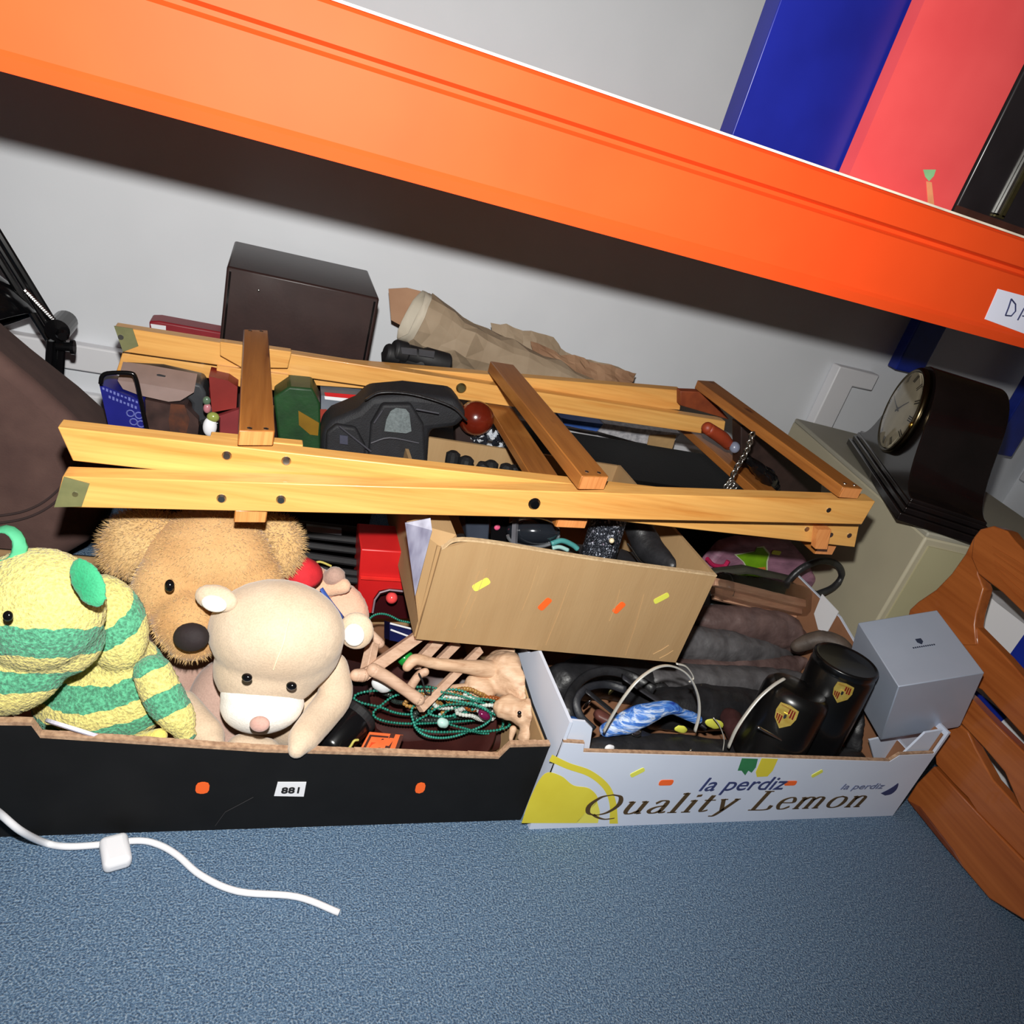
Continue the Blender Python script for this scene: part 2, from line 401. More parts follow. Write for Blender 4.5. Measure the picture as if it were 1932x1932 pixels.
def side_profile(x, t, zf, zb, y0, y1, name, mt, parent, lab=None):
    return part(G().prism([V((x, y0, 0)), V((x, y1, 0)), V((x, y1, zb)), V((x, (y0 + y1) / 2 + .08, zb)), V((x, (y0 + y1) / 2 - .12, zf)), V((x, y0, zf))], (t, 0, 0)), name, mt, parent, lab)
side_profile(X1 - .004, .004, .126, .15, YB + .006, Y1, 'side_panel', M_black, bc)
side_profile(X1 - .007, .0028, .127, .151, YB + .006, Y1, 'side_lining', M_card, bc, 'bare brown inside of side panel')
side_profile(X0, .004, .149, .15, YB + .006, Y1, 'side_panel', M_black, bc)
part(G().bb((X0, Y1, 0), (X1, Y1 + .004, .085)), 'back_panel', M_black, bc)
part(G().bb((X0, Y1 - .003, 0), (X1 - .008, Y1, .086)), 'back_lining', M_card, bc)
part(G().bb((X0 + .004, YB + .006, .001), (X1 - .008, Y1 - .004, .006)), 'base_panel', M_cardin, bc)
part(G().bb((X0 + .006, YB + .0055, .007), (X1 - .01, YB + .0075, .103)), 'front_lining', M_cardin, bc)
sticker(382, 1485, YB, .013, .0165, 0, M_oran, bc, 'orange sticker')
sticker(793, 1485, YB, .011, .017, 4, M_oran, bc, 'orange sticker')
lb = part(G().prism([Q(a, b_, YB - .0008) for a, b_ in ((524, 1474), (578, 1474), (573, 1501), (517, 1500))], (0, .0007, 0)), 'lot_label', M_white, bc, 'white lot label printed 881')
put_text('881', Q(530, 1494, YB - .0009), (1, 0, 0), (0, 0, 1), (0, -1, 0), M_ink, lb, bold=.02, width=.0185, height=.0085)
g = G(); pen(g, [(406, 1556), (425, 1530), (448, 1518), (478, 1502)], YB - .0004, .5)
part(g, 'scratch', mat('scratch', (52, 50, 52), rough=.8), bc)

# ------------------------------------------------------------------ lemon carton (right)
YL = .566
lc = thing('lemon_carton', 'open white lemon carton with yellow lemon print at front right', 'box', (.67, .76, 0))
U0, U1 = .378, .962
prof = [(U0, .144), (.405, .142), (.408, .129), (.56, .124), (.72, .118), (.889, .112), (.9, .124), (U1, .127)]
A = [V((U0, YL, 0)), V((U1, YL, 0))] + [V((x, YL, z)) for x, z in prof[::-1]]
part(G().prism(A, (0, .004, 0)), 'front_panel', M_wcard, lc)
g = G()
for (x0, z0), (x1, z1) in zip(prof, prof[1:]):
    n_ = 8 if x1 - x0 > .1 else 2
    for i in range(n_):
        a = V((x0 + (x1 - x0) * i / n_, YL + .0008, z0 + (z1 - z0) * i / n_)); b_ = V((x0 + (x1 - x0) * (i + 1) / n_, YL + .0008, z0 + (z1 - z0) * (i + 1) / n_))
        g.prism([a, b_, b_ + V((0, 0, .0022)), a + V((0, 0, .0022))], (0, .004, 0))
part(g, 'cut_edge', M_rim, lc, 'torn brown card edge')
part(G().prism([V((U0, YL, .06)), V((U0, Y1, .06)), V((U0, Y1, .148)), V((U0, .72, .148)), V((U0, .695, .172)), V((U0, YL + .004, .172))], (.004, 0, 0)), 'side_panel', M_wcard, lc)
part(G().prism([V((U0, YL + .004, 0)), V((U0, Y1, 0)), V((U0, Y1, .06)), V((U0, YL + .004, .06))], (.004, 0, 0)), 'side_panel_foot', M_wcard, lc)
part(G().prism([V((U1, YL, 0)), V((U1, Y1, 0)), V((U1, Y1, .178)), V((U1, .82, .178)), V((U1, .72, .15)), V((U1, .70, .10)), V((U1, .60, .10)), V((U1, .59, .168)), V((U1, YL, .168))], (.004, 0, 0)), 'side_panel', M_wcard, lc)
part(G().prism([V((U1 - .0025, YL + .004, .01)), V((U1 - .0025, Y1, .01)), V((U1 - .0025, Y1, .176)), V((U1 - .0025, .82, .176)), V((U1 - .0025, .72, .148)), V((U1 - .0025, .70, .098)), V((U1 - .0025, .60, .098)), V((U1 - .0025, .59, .160)), V((U1 - .0025, YL + .004, .160))], (.0025, 0, 0)), 'side_lining', M_cardin, lc)
part(G().bb((U0, Y1, 0), (U1 + .004, Y1 + .004, .15)), 'back_panel', M_wcard, lc)
part(G().bb((U0 + .005, YL + .005, .001), (U1 - .003, Y1 - .002, .005)), 'base_panel', M_cardin, lc)
part(G().prism([V((U0 + .004, YL + .007, .1)), V((.425, YL + .007, .1)), V((.412, YL + .007, .160)), V((.40, YL + .007, .170)), V((U0 + .004, YL + .007, .172))], (0, .003, 0)), 'corner_flap', M_wcard, lc)
part(G().prism([V((.905, YL + .007, .09)), V((U1 - .003, YL + .007, .09)), V((U1 - .003, YL + .007, .166)), V((.93, YL + .007, .160))], (0, .003, 0)), 'corner_flap', M_wcard, lc)
part(G().prism([Q(a, b_, .62) for a, b_ in ((1640, 1395), (1755, 1370), (1700, 1432), (1650, 1432))], (0, .003, 0)), 'inner_flap', M_wcard, lc)
# the print on the front
M_lem = mat('lemon_print', (222, 208, 62), (214, 198, 52), 20, .55); M_lem2 = mat('pale_lemon_print', (228, 220, 96), (222, 212, 84), 20, .55)
def print_shape(pts, mt, name, lab=None, dy=.0004, par=lc):
    return part(G().prism([Q(a, b_, YL - dy) for a, b_ in pts], (0, dy * .8, 0)), name, mt, par, lab)
o_ = [(x, y) for x, y, _ in [tuple(p) for p in sm([(1042, 1422, 0), (1075, 1438, 0), (1115, 1452, 0), (1148, 1478, 0), (1162, 1510, 0), (1166, 1552, 0)], 5)]]
i_ = [(x, y) for x, y, _ in [tuple(p) for p in sm([(1150, 1552, 0), (1150, 1515, 0), (1138, 1486, 0), (1110, 1463, 0), (1070, 1449, 0), (1036, 1434, 0)], 5)]]
g = G()
for i in range(len(o_) - 1):
    a, b_, c_, d_ = o_[i], o_[i + 1], i_[len(i_) - 2 - i], i_[len(i_) - 1 - i]
    g.prism([Q(*a, YL - .0004), Q(*b_, YL - .0004), Q(*c_, YL - .0004), Q(*d_, YL - .0004)], (0, .0003, 0))
part(g, 'lemon_print_rind', M_lem, lc)
print_shape([tuple(p)[:2] for p in sm([(984, 1551, 0), (1002, 1500, 0), (1028, 1458, 0), (1058, 1462, 0), (1082, 1480, 0), (1112, 1486, 0), (1128, 1506, 0), (1110, 1528, 0), (1088, 1551, 0)], 5)], M_lem, 'lemon_print_flesh')
print_shape([(1086, 1551), (1126, 1508), (1132, 1530), (1128, 1551)], M_lem2, 'lemon_print_segment')
print_shape([(1400, 1429), (1430, 1430), (1426, 1446), (1418, 1456), (1412, 1452), (1406, 1461), (1399, 1452), (1392, 1452)], mat('green_print', (52, 128, 78), rough=.55), 'leaf_print')
print_shape([(1437, 1429), (1468, 1430), (1458, 1452), (1448, 1463), (1428, 1464), (1426, 1455)], M_lem, 'lemon_print_small')
sticker(1203, 1456, YL, .019, .0075, 38, M_yel, lc, 'yellow sticker')
sticker(1257, 1475, YL, .020, .0095, 0, M_oran, lc, 'orange sticker')
sticker(1492, 1476, YL, .019, .0085, 0, M_oran, lc, 'orange sticker')
sticker(1542, 1458, YL, .017, .0065, 42, M_yel, lc, 'yellow sticker')
M_navy = mat('navy_print', (54, 62, 108), rough=.6)
a = Q(1318, 1490, YL); b_ = Q(1478, 1488, YL); put_text('la perdiz', a, (1, 0, 0), (0, 0, 1), (0, -1, 0), M_navy, lc, 'small_lettering', shear=.22, width=(b_ - a).length, height=.0235)
a = Q(1585, 1487, YL); b_ = Q(1662, 1490, YL); put_text('la perdiz', a, (1, 0, 0), (0, 0, 1), (0, -1, 0), mat('grey_print', (110, 118, 148), rough=.6), lc, 'small_lettering', shear=.22, width=(b_ - a).length, height=.0105)
print_shape([tuple(p)[:2] for p in sm([(1662, 1495, 0), (1676, 1488, 0), (1686, 1482, 0), (1695, 1476, 0), (1692, 1487, 0), (1682, 1496, 0), (1670, 1499, 0)], 4)], M_navy, 'bird_print')
# serif lettering drawn with a broad pen
SW = (.020, .076)
GL = {
 'Q': (1.0, [[(.45, 1), (.18, .88), (.04, .5), (.18, .12), (.45, 0), (.72, .12), (.86, .5), (.72, .88), (.45, 1)], [(.36, .02), (.55, -.13), (.8, -.24), (1.06, -.2)]]),
 'u': (.66, [[(.0, .6), (.12, .62)], [(.12, .62), (.12, .2), (.2, .02), (.34, .02), (.5, .16)], [(.38, .6), (.5, .62)], [(.5, .62), (.5, 0)], [(.5, 0), (.62, .02)]]),
 'a': (.56, [[(.07, .5), (.2, .63), (.36, .6), (.4, .42), (.4, .1), (.46, .01), (.56, .06)], [(.4, .38), (.16, .3), (.05, .14), (.14, .01), (.28, .02), (.4, .14)]]),
 'l': (.32, [[(.0, .96), (.13, 1.0)], [(.13, 1.0), (.13, 0)], [(.0, 0), (.27, 0)]]),
 'i': (.32, [[(.0, .58), (.13, .62)], [(.13, .62), (.13, 0)], [(.0, 0), (.27, 0)], [(.12, .9), (.13, .8)]]),
 't': (.40, [[(.15, .85), (.14, .5), (.14, .12), (.2, .01), (.36, .07)], [(.0, .6), (.34, .6)]]),
 'y': (.66, [[(.0, .62), (.22, .62)], [(.08, .62), (.33, .02)], [(.44, .62), (.62, .62)], [(.54, .62), (.33, .02), (.2, -.24), (.06, -.26)]]),
 'L': (.74, [[(.0, 1), (.3, 1)], [(.15, 1), (.15, 0)], [(.0, 0), (.58, 0), (.66, .22)]]),
 'e': (.54, [[(.06, .36), (.46, .36), (.4, .58), (.25, .63), (.08, .5), (.05, .25), (.16, .03), (.32, .01), (.48, .13)]]),
 'm': (1.04, [[(.0, .6), (.12, .62)], [(.12, .62), (.12, 0)], [(.02, 0), (.24, 0)], [(.12, .46), (.28, .62), (.42, .58), (.46, .42), (.46, 0)], [(.36, 0), (.58, 0)], [(.46, .46), (.62, .62), (.76, .58), (.8, .42), (.8, 0)], [(.7, 0), (.92, 0)]]),
 'o': (.62, [[(.28, .63), (.1, .54), (.03, .31), (.1, .08), (.28, 0), (.46, .08), (.53, .31), (.46, .54), (.28, .63)]]),
 'n': (.7, [[(.0, .6), (.12, .62)], [(.12, .62), (.12, 0)], [(.02, 0), (.24, 0)], [(.12, .46), (.28, .62), (.42, .58), (.46, .42), (.46, 0)], [(.36, 0), (.58, 0)]]),
}
def serif(s_, o, ux, uz, nrm, width, height, shear, mt, parent):
    adv = []; x = 0
    for ch in s_:
        adv.append(x); x += .45 if ch == ' ' else GL[ch][0] + .1
    kx = width / x; g = G()
    for ch, x0 in zip(s_, adv):
        if ch == ' ': continue
        for st in GL[ch][1]:
            P = [V((px * kx + x0 * kx, py * height, 0)) for px, py in st]
            if len(P) > 2: P = sm(P, 5)
            Lp = []; Rp = []
            for i in range(len(P)):
                d = P[min(i + 1, len(P) - 1)] - P[max(i - 1, 0)]; d.normalize()
                w_ = height * (SW[0] + SW[1] * abs(d.y) ** 1.6); nn = V((-d.y, d.x, 0)) * w_
                Lp.append(P[i] + nn); Rp.append(P[i] - nn)
            for i in range(len(P) - 1):
                q = [Lp[i], Lp[i + 1], Rp[i + 1], Rp[i]]
                g.prism([V(o) + V(ux) * (p.x + p.y * shear) + V(uz) * p.y + V(nrm) * .0006 for p in q], V(nrm) * -.0005)
    return part(g, 'serif_lettering', mt, parent, 'dark brown serif lettering')
a = Q(1094, 1536, YL); b_ = Q(1622, 1534, YL)
M_bbp = mat('brown_black_print', (84, 62, 26), rough=.5); Lw = (b_ - a).length
def adv(t): return sum(.45 if c == ' ' else GL[c][0] + .1 for c in t)
tot = adv('Quality Lemon')
serif('Quality', a, (1, 0, 0), (0, 0, 1), (0, -1, 0), Lw * adv('Quality') / tot, .0355, .30, M_bbp, lc)
serif('Lemon', a + V((Lw * adv('Quality ') / tot, 0, 0)), (1, 0, 0), (0, 0, 1), (0, -1, 0), Lw * adv('Lemon') / tot, .0355, .30, M_bbp, lc)

# ------------------------------------------------------------------ brown cardboard box standing across both cartons
YC = .70; ZB = Q(1030, 1226, YC).z; ZT = .300
cb = thing('cardboard_box', 'plain brown cardboard box with four small stickers, standing across the cartons', 'box', (.40, .87, ZB))
xa, xb = Q(785, 1204, YC).x, Q(1275, 1248, YC).x; xa2, xb2 = Q(858, 1015, YC).x, Q(1352, 1085, YC).x
yb2 = 1.035
zl, zr = Q(785, 1204, YC).z, Q(1275, 1248, YC).z
F4 = [V((xa, YC, zl)), V((xb, YC, zr)), V((xb2, YC, Q(1352, 1085, YC).z)), V((xb2 * .5 + xa2 * .5, YC - .001, Q(1105, 1052, YC).z)), V((xa2 + .02, YC, Q(880, 1018, YC).z)), V((xa2 - .012, YC, Q(840, 1035, YC).z))]
part(G().prism(F4, (0, .005, 0)), 'front_panel', M_card, cb)
g = G(); top = [F4[5], F4[4], F4[3], F4[2]]
P = sm(top, 8)
for i in range(len(P) - 1):
    g.prism([P[i] + V((0, -.0005, -.0006)), P[i + 1] + V((0, -.0005, -.0006)), P[i + 1] + V((0, -.0005, .0016)), P[i] + V((0, -.0005, .0016))], (0, .0062, 0))
part(g, 'cut_edge', mat('pale_card_edge', (208, 180, 140), (180, 150, 112), 200, .9, bump=.4), cb)
for x_, t_, zz in ((xb - .003, .005, zr), (xa - .002, .005, zl)):
    dxy = (xb2 - xb) if x_ > .5 else 0
    A = [V((x_, YC + .005, zz)), V((x_, yb2, zz)), V((x_ + dxy, yb2, .30)), V((x_ + dxy, YC + .005, Q(1352, 1085, YC).z))]
    part(G().prism(A, (t_, 0, 0)), 'side_panel', M_card, cb)
part(G().bb((xa, yb2, ZB + .004), (xb, yb2 + .005, .298)), 'back_panel', M_card, cb)
part(G().bb((xa, YC + .006, ZB + .002), (xb - .004, yb2, ZB + .006)), 'base_panel', M_cardin, cb)
# left flap hanging beside the front corner, with a printed grey label
part(G().prism([V((xa - .001, YC, zl + .02)), Q(768, 985, YC + .03), Q(845, 968, YC + .06), Q(862, 1010, YC + .01), Q(836, 1036, YC)], (.0, .004, .0)), 'folded_flap', M_card, cb)
lbx = part(G().prism([Q(764, 984, YC + .022), Q(812, 975, YC + .022), Q(815, 998, YC + .014), Q(783, 1122, YC - .0015)], (0, -.0008, 0)), 'shipping_label', mat('grey_label', (150, 150, 168), (84, 80, 104), 60, .5, stretch=(1, 1, .3)), cb, 'creased grey printed label')
sticker(908, 1101, YC, .022, .0105, 42, M_yel, cb, 'yellow sticker')
sticker(1028, 1138, YC, .0195, .0095, 62, M_oran, cb, 'orange sticker')
sticker(1168, 1145, YC, .0185, .0095, 62, M_oran, cb, 'orange sticker')
sticker(1248, 1127, YC, .0215, .0085, 40, M_yel, cb, 'yellow sticker')
g = G()
for (x0, y0, x1, y1) in ((905, 1075, 858, 1185), (918, 1072, 872, 1182), (1015, 1065, 985, 1150), (1075, 1095, 1030, 1215), (1170, 1110, 1150, 1170), (1215, 1120, 1180, 1235), (1262, 1215, 1232, 1232), (1270, 1225, 1244, 1240)):
    g.tube([Q(x0, y0, YC - .0002), Q((x0 + x1) / 2 + 2, (y0 + y1) / 2, YC - .0004), Q(x1, y1, YC - .0002)], .0007, 5, flat=.5)
part(g, 'crease', mat('crease_card', (188, 153, 108), (180, 146, 102), 60, .85), cb, kind='stuff')

# ------------------------------------------------------------------ folded pine trestle lying on top
tr = thing('folding_trestle', 'folded pine trestle with two pairs of crossed rails and shade-darkened crossbars, lying over the boxes', 'trestle', (.35, .9, .31))
def rail(px, y, t, name, lab=None, par=tr, mt=None):
    return part(G().prism([Q(a, b_, y) for a, b_ in px], (0, t, 0)), name, mt or M_pine_x, par, lab, bevel=.0012)
rB = rail([(118, 897), (1652, 944), (1626, 988), (103, 955)], .700, .022, 'rail', 'front lower rail')
rA = rail([(108, 804), (1625, 971), (1613, 1031), (137, 868)], .7235, .020, 'rail', 'front upper rail')
rC = rail([(216, 614), (1369, 793), (1365, 822), (232, 662)], 1.080, .020, 'rail')
rD = rail([(236, 648), (1287, 735), (1283, 772), (219, 700)], 1.1015, .020, 'rail')
def bar(top, z, t, lab=None):
    P = [Q(a, b_, z=z) for a, b_ in top]
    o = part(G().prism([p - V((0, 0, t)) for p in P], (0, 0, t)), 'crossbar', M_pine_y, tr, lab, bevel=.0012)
    a, b_ = P[2], P[3]; i_ = (b_ - a) * .04; o['label'] = 'pine crossbar coloured darker for grazing light'
    part(G().prism([a + i_ - V((0, .0002, .0008)), b_ - i_ - V((0, .0002, .0008)), b_ - i_ - V((0, .0002, t - .0008)), a + i_ - V((0, .0002, t - .0008))], (0, -.0005, 0)), 'lit_end_face', M_pine_e, o)  # thin sheet added so the near end looks brighter lit than the top
    return o
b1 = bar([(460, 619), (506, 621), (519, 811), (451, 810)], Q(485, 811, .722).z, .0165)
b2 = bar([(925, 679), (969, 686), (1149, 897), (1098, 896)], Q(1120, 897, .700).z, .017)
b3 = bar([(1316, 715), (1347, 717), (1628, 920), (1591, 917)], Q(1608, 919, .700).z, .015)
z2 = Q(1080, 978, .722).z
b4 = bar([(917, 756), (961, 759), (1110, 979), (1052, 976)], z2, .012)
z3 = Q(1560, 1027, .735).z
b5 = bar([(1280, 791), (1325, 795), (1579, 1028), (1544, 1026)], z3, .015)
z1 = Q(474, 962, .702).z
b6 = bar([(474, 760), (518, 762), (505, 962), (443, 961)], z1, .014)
rail([(415, 643), (550, 662), (543, 693), (456, 692), (415, 669)], 1.063, .016, 'cleat')
rail([(409, 688), (545, 706), (541, 736), (462, 732), (407, 711)], 1.074, .016, 'cleat')
rail([(1284, 736), (1335, 738), (1376, 790), (1284, 763)], 1.078, .016, 'cleat', 'red-brown cleat', mt=mat('mahogany_stain', (140, 68, 36), (110, 50, 28), 40, .5))
rail([(396, 822), (572, 838), (566, 872), (400, 860)], .745, .014, 'cleat')
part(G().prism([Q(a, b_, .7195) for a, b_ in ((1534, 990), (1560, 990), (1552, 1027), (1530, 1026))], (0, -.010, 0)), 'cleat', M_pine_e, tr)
def bolt(px, py, y, rp, mt, h=.003, name='bolt'):
    c = Q(px, py, y); r = rp * S(c); g = G().lathe(c + V((0, .002, 0)), (0, -1, 0), [(r, 0), (r, .003), (r * .7, .002 + h), (r * .2, .002 + h)], 16)
    return part(g, name, mt, tr, smooth=False)
for a in ((428, 857, .7235), (540, 867, .7235), (418, 938, .70), (530, 940, .70)): bolt(*a, 9, M_steel)
bolt(1008, 948, .70, 12, M_gloss, .004).__setitem__('label', 'black pivot bolt'); bolt(870, 730, 1.08, 10, M_brass, .004)
for a in ((1563, 960, .70), (1567, 1007, .7235), (1602, 1008, .7235), (142, 930, .6985), (228, 634, 1.0785), (1522, 996, .7235)): bolt(*a, 5, M_steel, .001, 'screw')
for (bx, by, z) in ((471, 806, Q(485, 811, .722).z), (502, 807, Q(485, 811, .722).z), (472, 622, Q(485, 811, .722).z), (493, 623, Q(485, 811, .722).z), (1107, 888, Q(1120, 897, .7).z), (1130, 890, Q(1120, 897, .7).z), (1594, 910, Q(1608, 919, .7).z), (1612, 913, Q(1608, 919, .7).z)):
    c = Q(bx, by, z=z); part(G().lathe(c - V((0, 0, .001)), (0, 0, 1), [(.0026, 0), (.0026, .0014), (.001, .0019)], 12), 'screw', M_steel, tr)
M_olive = mat('olive_bracket', (128, 128, 88), (112, 114, 78), 60, .5, .3)
part(G().prism([Q(a, b_, .6985) for a, b_ in ((120, 898), (169, 911), (154, 954), (102, 955))], (0, .0012, 0)), 'end_plate', M_olive, tr, 'olive metal end plate')
part(G().prism([Q(a, b_, 1.0785) for a, b_ in ((215, 613), (250, 618), (261, 651), (232, 662))], (0, .0012, 0)), 'end_plate', M_olive, tr, 'olive metal end plate')

# ------------------------------------------------------------------ behind the trestle
a = Q(428, 500, 1.20); b_ = Q(716, 561, 1.20)
sp = thing('loudspeaker', 'tall dark brown veneered loudspeaker cabinet standing against the white wall', 'loudspeaker', ((a.x + b_.x) / 2, 1.3, 0))
part(G().bb((a.x, 1.20, 0), (b_.x, 1.40, a.z)), 'cabinet', M_brownbox, sp, bevel=.003)
for x in (a.x + .004, b_.x - .008):
    part(G().bb((x, 1.1985, .02), (x + .003, 1.2005, a.z - .006)), 'edge_strip', M_gloss, sp)
part(G().ell(Q(488, 546, 1.1995), (.002, .0012, .002)), 'pin', M_steel, sp)

g = G(); pts = [(-260, 420), (-60, 552), (0, 601), (60, 652), (150, 722), (236, 794), (238, 880), (232, 940), (214, 985), (180, 1060), (-100, 1100), (-260, 1100)]
P = [Q(a, b_, .972) for a, b_ in pts]
P = P[:9] + [V((P[8].x - .03, .972, .005)), V((P[0].x, .972, .005))]
su = thing('suede_holdall', 'large slumped dark brown suede holdall on the floor behind the toys at far left', 'bag', (-.4, 1.08, 0))
A = [Q(a, b_, .985) for a, b_ in [(-260, 500), (-60, 625), (0, 668), (60, 716), (135, 785), (190, 850), (204, 905), (192, 965), (160, 1022), (110, 1050)]]
B = [Q(a, b_, 1.16) for a, b_ in [(-260, 420), (-60, 552), (0, 601), (60, 652), (150, 722), (232, 794), (238, 880), (222, 935), (205, 985), (180, 1010)]]
A += [V((A[-1].x - .03, .985, .005)), V((A[0].x, .985, .005))]; B += [V((B[-1].x - .03, 1.16, .005)), V((B[0].x, 1.16, .005))]
part(G().prism2(A, B), 'body', M_suede, su, bevel=.02, seg=5)
for k_ in (0, 1):
    q = [Q(a, b_, .9835) for a, b_ in [(-40, 990 - 14 * k_), (50, 975 - 14 * k_), (110, 940 - 18 * k_), (150, 880 - 22 * k_), (165, 830 - 20 * k_)]]
    part(G().tube(sm(q, 6), .0016, 6), 'seam', mat('suede_seam', (60, 44, 43), rough=.9), su)

lp = thing('desk_lamp', 'black spring-arm desk lamp behind the suede holdall at far left', 'lamp', (-.42, 1.24, 0))
y = 1.25
def bars(p0, p1, off, r, name, mt=M_gloss):
    g_ = G().tube([Q(*p0, y + off), Q(*p1, y + off)], r, 8); return part(g_, name, mt, lp)
bars((-60, 345), (104, 612), 0, .0055, 'arm_rod'); bars((-75, 370), (92, 640), .012, .0055, 'arm_rod')
bars((-64, 362), (95, 620), -.012, .004, 'arm_rod')
part(G().tube([Q(46, 545, y - .02), Q(101, 603, y - .02)], .0034, 8), 'spring', M_chrome, lp, 'bright coil spring')
g = G(); 
for q in range(16):
    c = Q(50 + 50 * q / 15, 549 + 52 * q / 15, y - .02); d = (Q(101, 603, y) - Q(46, 545, y)).normalized(); a_, b2_, _ = basis(d)
    g.tube([c + a_ * .0042 * math.cos(t) + b2_ * .0042 * math.sin(t) for t in [i * math.pi / 4 for i in range(8)]], .0009, 4, True)
part(g, 'spring_coil', M_chrome, lp, kind='stuff')
g = G().lathe(Q(108, 622, y - .025), (0, 1, 0), [(.004, -.002), (.017, 0), (.017, .05), (.004, .052)], 20)
part(g, 'elbow_joint', M_gloss, lp)
part(G().lathe(Q(124, 652, y - .02), (1, 0, .1), [(.007, -.012), (.007, .006), (.011, .007), (.011, .012)], 14), 'wing_knob', M_gloss, lp)
part(G().lathe(Q(118, 628, y - .03), (.2, -1, 0), [(.006, 0), (.009, .006), (.006, .012)], 14), 'wing_knob', M_gloss, lp)
for dx, off in ((-10, 0), (4, .012), (12, -.01)):
    a = Q(105 + dx, 640, y + off); part(G().tube([a, V((a.x - .012, a.y, .02))], .0055, 8), 'arm_rod', M_gloss, lp)
part(G().lathe((Q(100, 650, y).x - .01, y, 0), (0, 0, 1), [(.08, 0), (.08, .012), (.02, .022), (.014, .06)], 28), 'base', M_gloss, lp, smooth=False)
c = Q(-16, 562, 1.27); part(G().lathe(c + V((-.03, 0, .035)), (.5, -.25, -.85), [(.012, -.02), (.028, 0), (.048, .04), (.058, .08), (.055, .08), (.044, .04), (.02, .0)], 28, cap=False), 'shade', M_gloss, lp, smooth=True)

# brown paper roll
pr = thing('paper_roll', 'crumpled roll of brown wrapping paper leaning on the wall behind the trestle', 'paper roll', Q(950, 700, 1.27))
def crumple(v, amp, sc):
    n_ = noise.noise_vector(v * sc); return v + n_ * amp
def papertube(path, rad, n=15, flat=.85, amp=.007, sc=30, sq=.55):
    g = G(); P = sm([Q(*p) for p in path], 3); R_ = []
    for i in range(len(rad) - 1):
        for q in range(3): R_.append(rad[i] + (rad[i + 1] - rad[i]) * q / 3)
    R_.append(rad[-1]); g.tube(P, R_, n, flat=flat, ref=(0, -1, 0), caps=False); g.v = [crumple(v, amp, sc) + V([random.uniform(-.0022, .0022) for _ in range(3)]) for v in g.v]
    for v in g.v: v.y = min(v.y, 1.42)
    f2 = []
    for q in g.f:
        f2 += [(q[0], q[1], q[2]), (q[0], q[2], q[3])] if random.random() < .5 else [(q[0], q[1], q[3]), (q[1], q[2], q[3])]
    g.f = f2; return g
part(papertube([(785, 600, 1.29), (850, 640, 1.29), (925, 672, 1.29), (1010, 704, 1.29), (1100, 742, 1.29)], [.052, .049, .045, .041, .034]), 'outer_roll', M_paper, pr, mods=[('solid', .0012)])
part(papertube([(776, 592, 1.29), (800, 606, 1.29), (830, 626, 1.29)], [.047, .046, .042], amp=.002), 'inner_sheet', mat('pale_paper', (206, 196, 178), (190, 180, 162), 20, .7, bump=.2), pr, smooth=True, mods=[('solid', .001)])
part(G().prism([Q(a, b_, 1.335) for a, b_ in ((733, 543), (768, 541), (812, 552), (830, 620), (775, 622), (738, 602))], (0, .0012, 0)), 'paper_end', mat('kraft_end', (178, 138, 108), (164, 124, 96), 18, .8), pr)
def sheet(px, y0, amp, name, mt, th=.001, par=pr, bend=.02, n=4):
    A = sm([Q(*p, y0) for p in px[0]], n); B = sm([Q(*p, y0 - bend) for p in px[1]], n); g = G(); m_ = 6
    for i, (a, b_) in enumerate(zip(A, B)):
        for j in range(m_ + 1):
            g.v.append(crumple(a.lerp(b_, j / m_), amp, 34) + V([random.uniform(-.0016, .0016) for _ in range(3)]))
    for i in range(len(A) - 1):
        for j in range(m_): o = i * (m_ + 1) + j; g.f.append((o, o + 1, o + m_ + 2, o + m_ + 1))
    return part(g, name, mt, par, mods=[('solid', th)])
sheet([[(925, 606), (985, 618), (1040, 636), (1078, 668), (1130, 680), (1203, 706)], [(940, 660), (985, 690), (1030, 700), (1080, 716), (1130, 718), (1190, 722)]], 1.33, .006, 'loose_sheet', M_paper)
sheet([[(1000, 640), (1060, 664), (1100, 674), (1150, 688), (1200, 704)], [(1010, 690), (1060, 700), (1110, 716), (1150, 722), (1192, 728)]], 1.31, .006, 'loose_sheet', mat('kraft_fold', (166, 130, 100), (140, 104, 78), 16, .8, bump=.4))

# ------------------------------------------------------------------ cream cabinet and mantel clock on the right
P1 = Q(1500, 786, z=.36); P2 = Q(1752, 1003, z=.36); d = (P1 - P2).normalized(); e = V((d.y, -d.x, 0))
cab = thing('metal_cabinet', 'low cream enamelled metal cabinet under the mantel clock at right', 'cabinet', P2 * .5 + P1 * .5 + e * .15 - V((0, 0, .36)))
W_ = .34
A = [P2, P2 + e * W_, P1 + e * W_, P1]
part(G().prism([p - V((0, 0, .36)) for p in A], (0, 0, .352)), 'body', M_cream, cab, bevel=.004)
part(G().prism([p - V((0, 0, .010)) + (p - (A[0] + A[2]) / 2) * -.004 for p in A], (0, 0, .010)), 'top_panel', mat('cream_grey_top', (168, 164, 148), (160, 156, 140), 9, .5), cab, bevel=.003)
part(G().prism([P2 - d * .0025 + e * .012 + V((0, 0, -.34)), P2 - d * .0025 + e * (W_ - .012) + V((0, 0, -.34)), P2 - d * .0025 + e * (W_ - .012) + V((0, 0, -.022)), P2 - d * .0025 + e * .012 + V((0, 0, -.022))], d * .0025), 'door', mat('yellowed_enamel', (182, 176, 140), (176, 168, 132), 7, .5), cab, 'yellowed front door')
a = Q(1605, 838, z=.362); b_ = Q(1702, 983, z=.362); ax = (b_ - a).normalized(); dp = V((-ax.y, ax.x, 0)); dp = dp if dp.x > 0 else -dp
mid = (a + b_) / 2; Lc = (b_ - a).length; DPH = .122
ck = thing('mantel_clock', 'black lacquered mantel clock with a wide curved case on the cream cabinet', 'clock', mid + dp * .05)
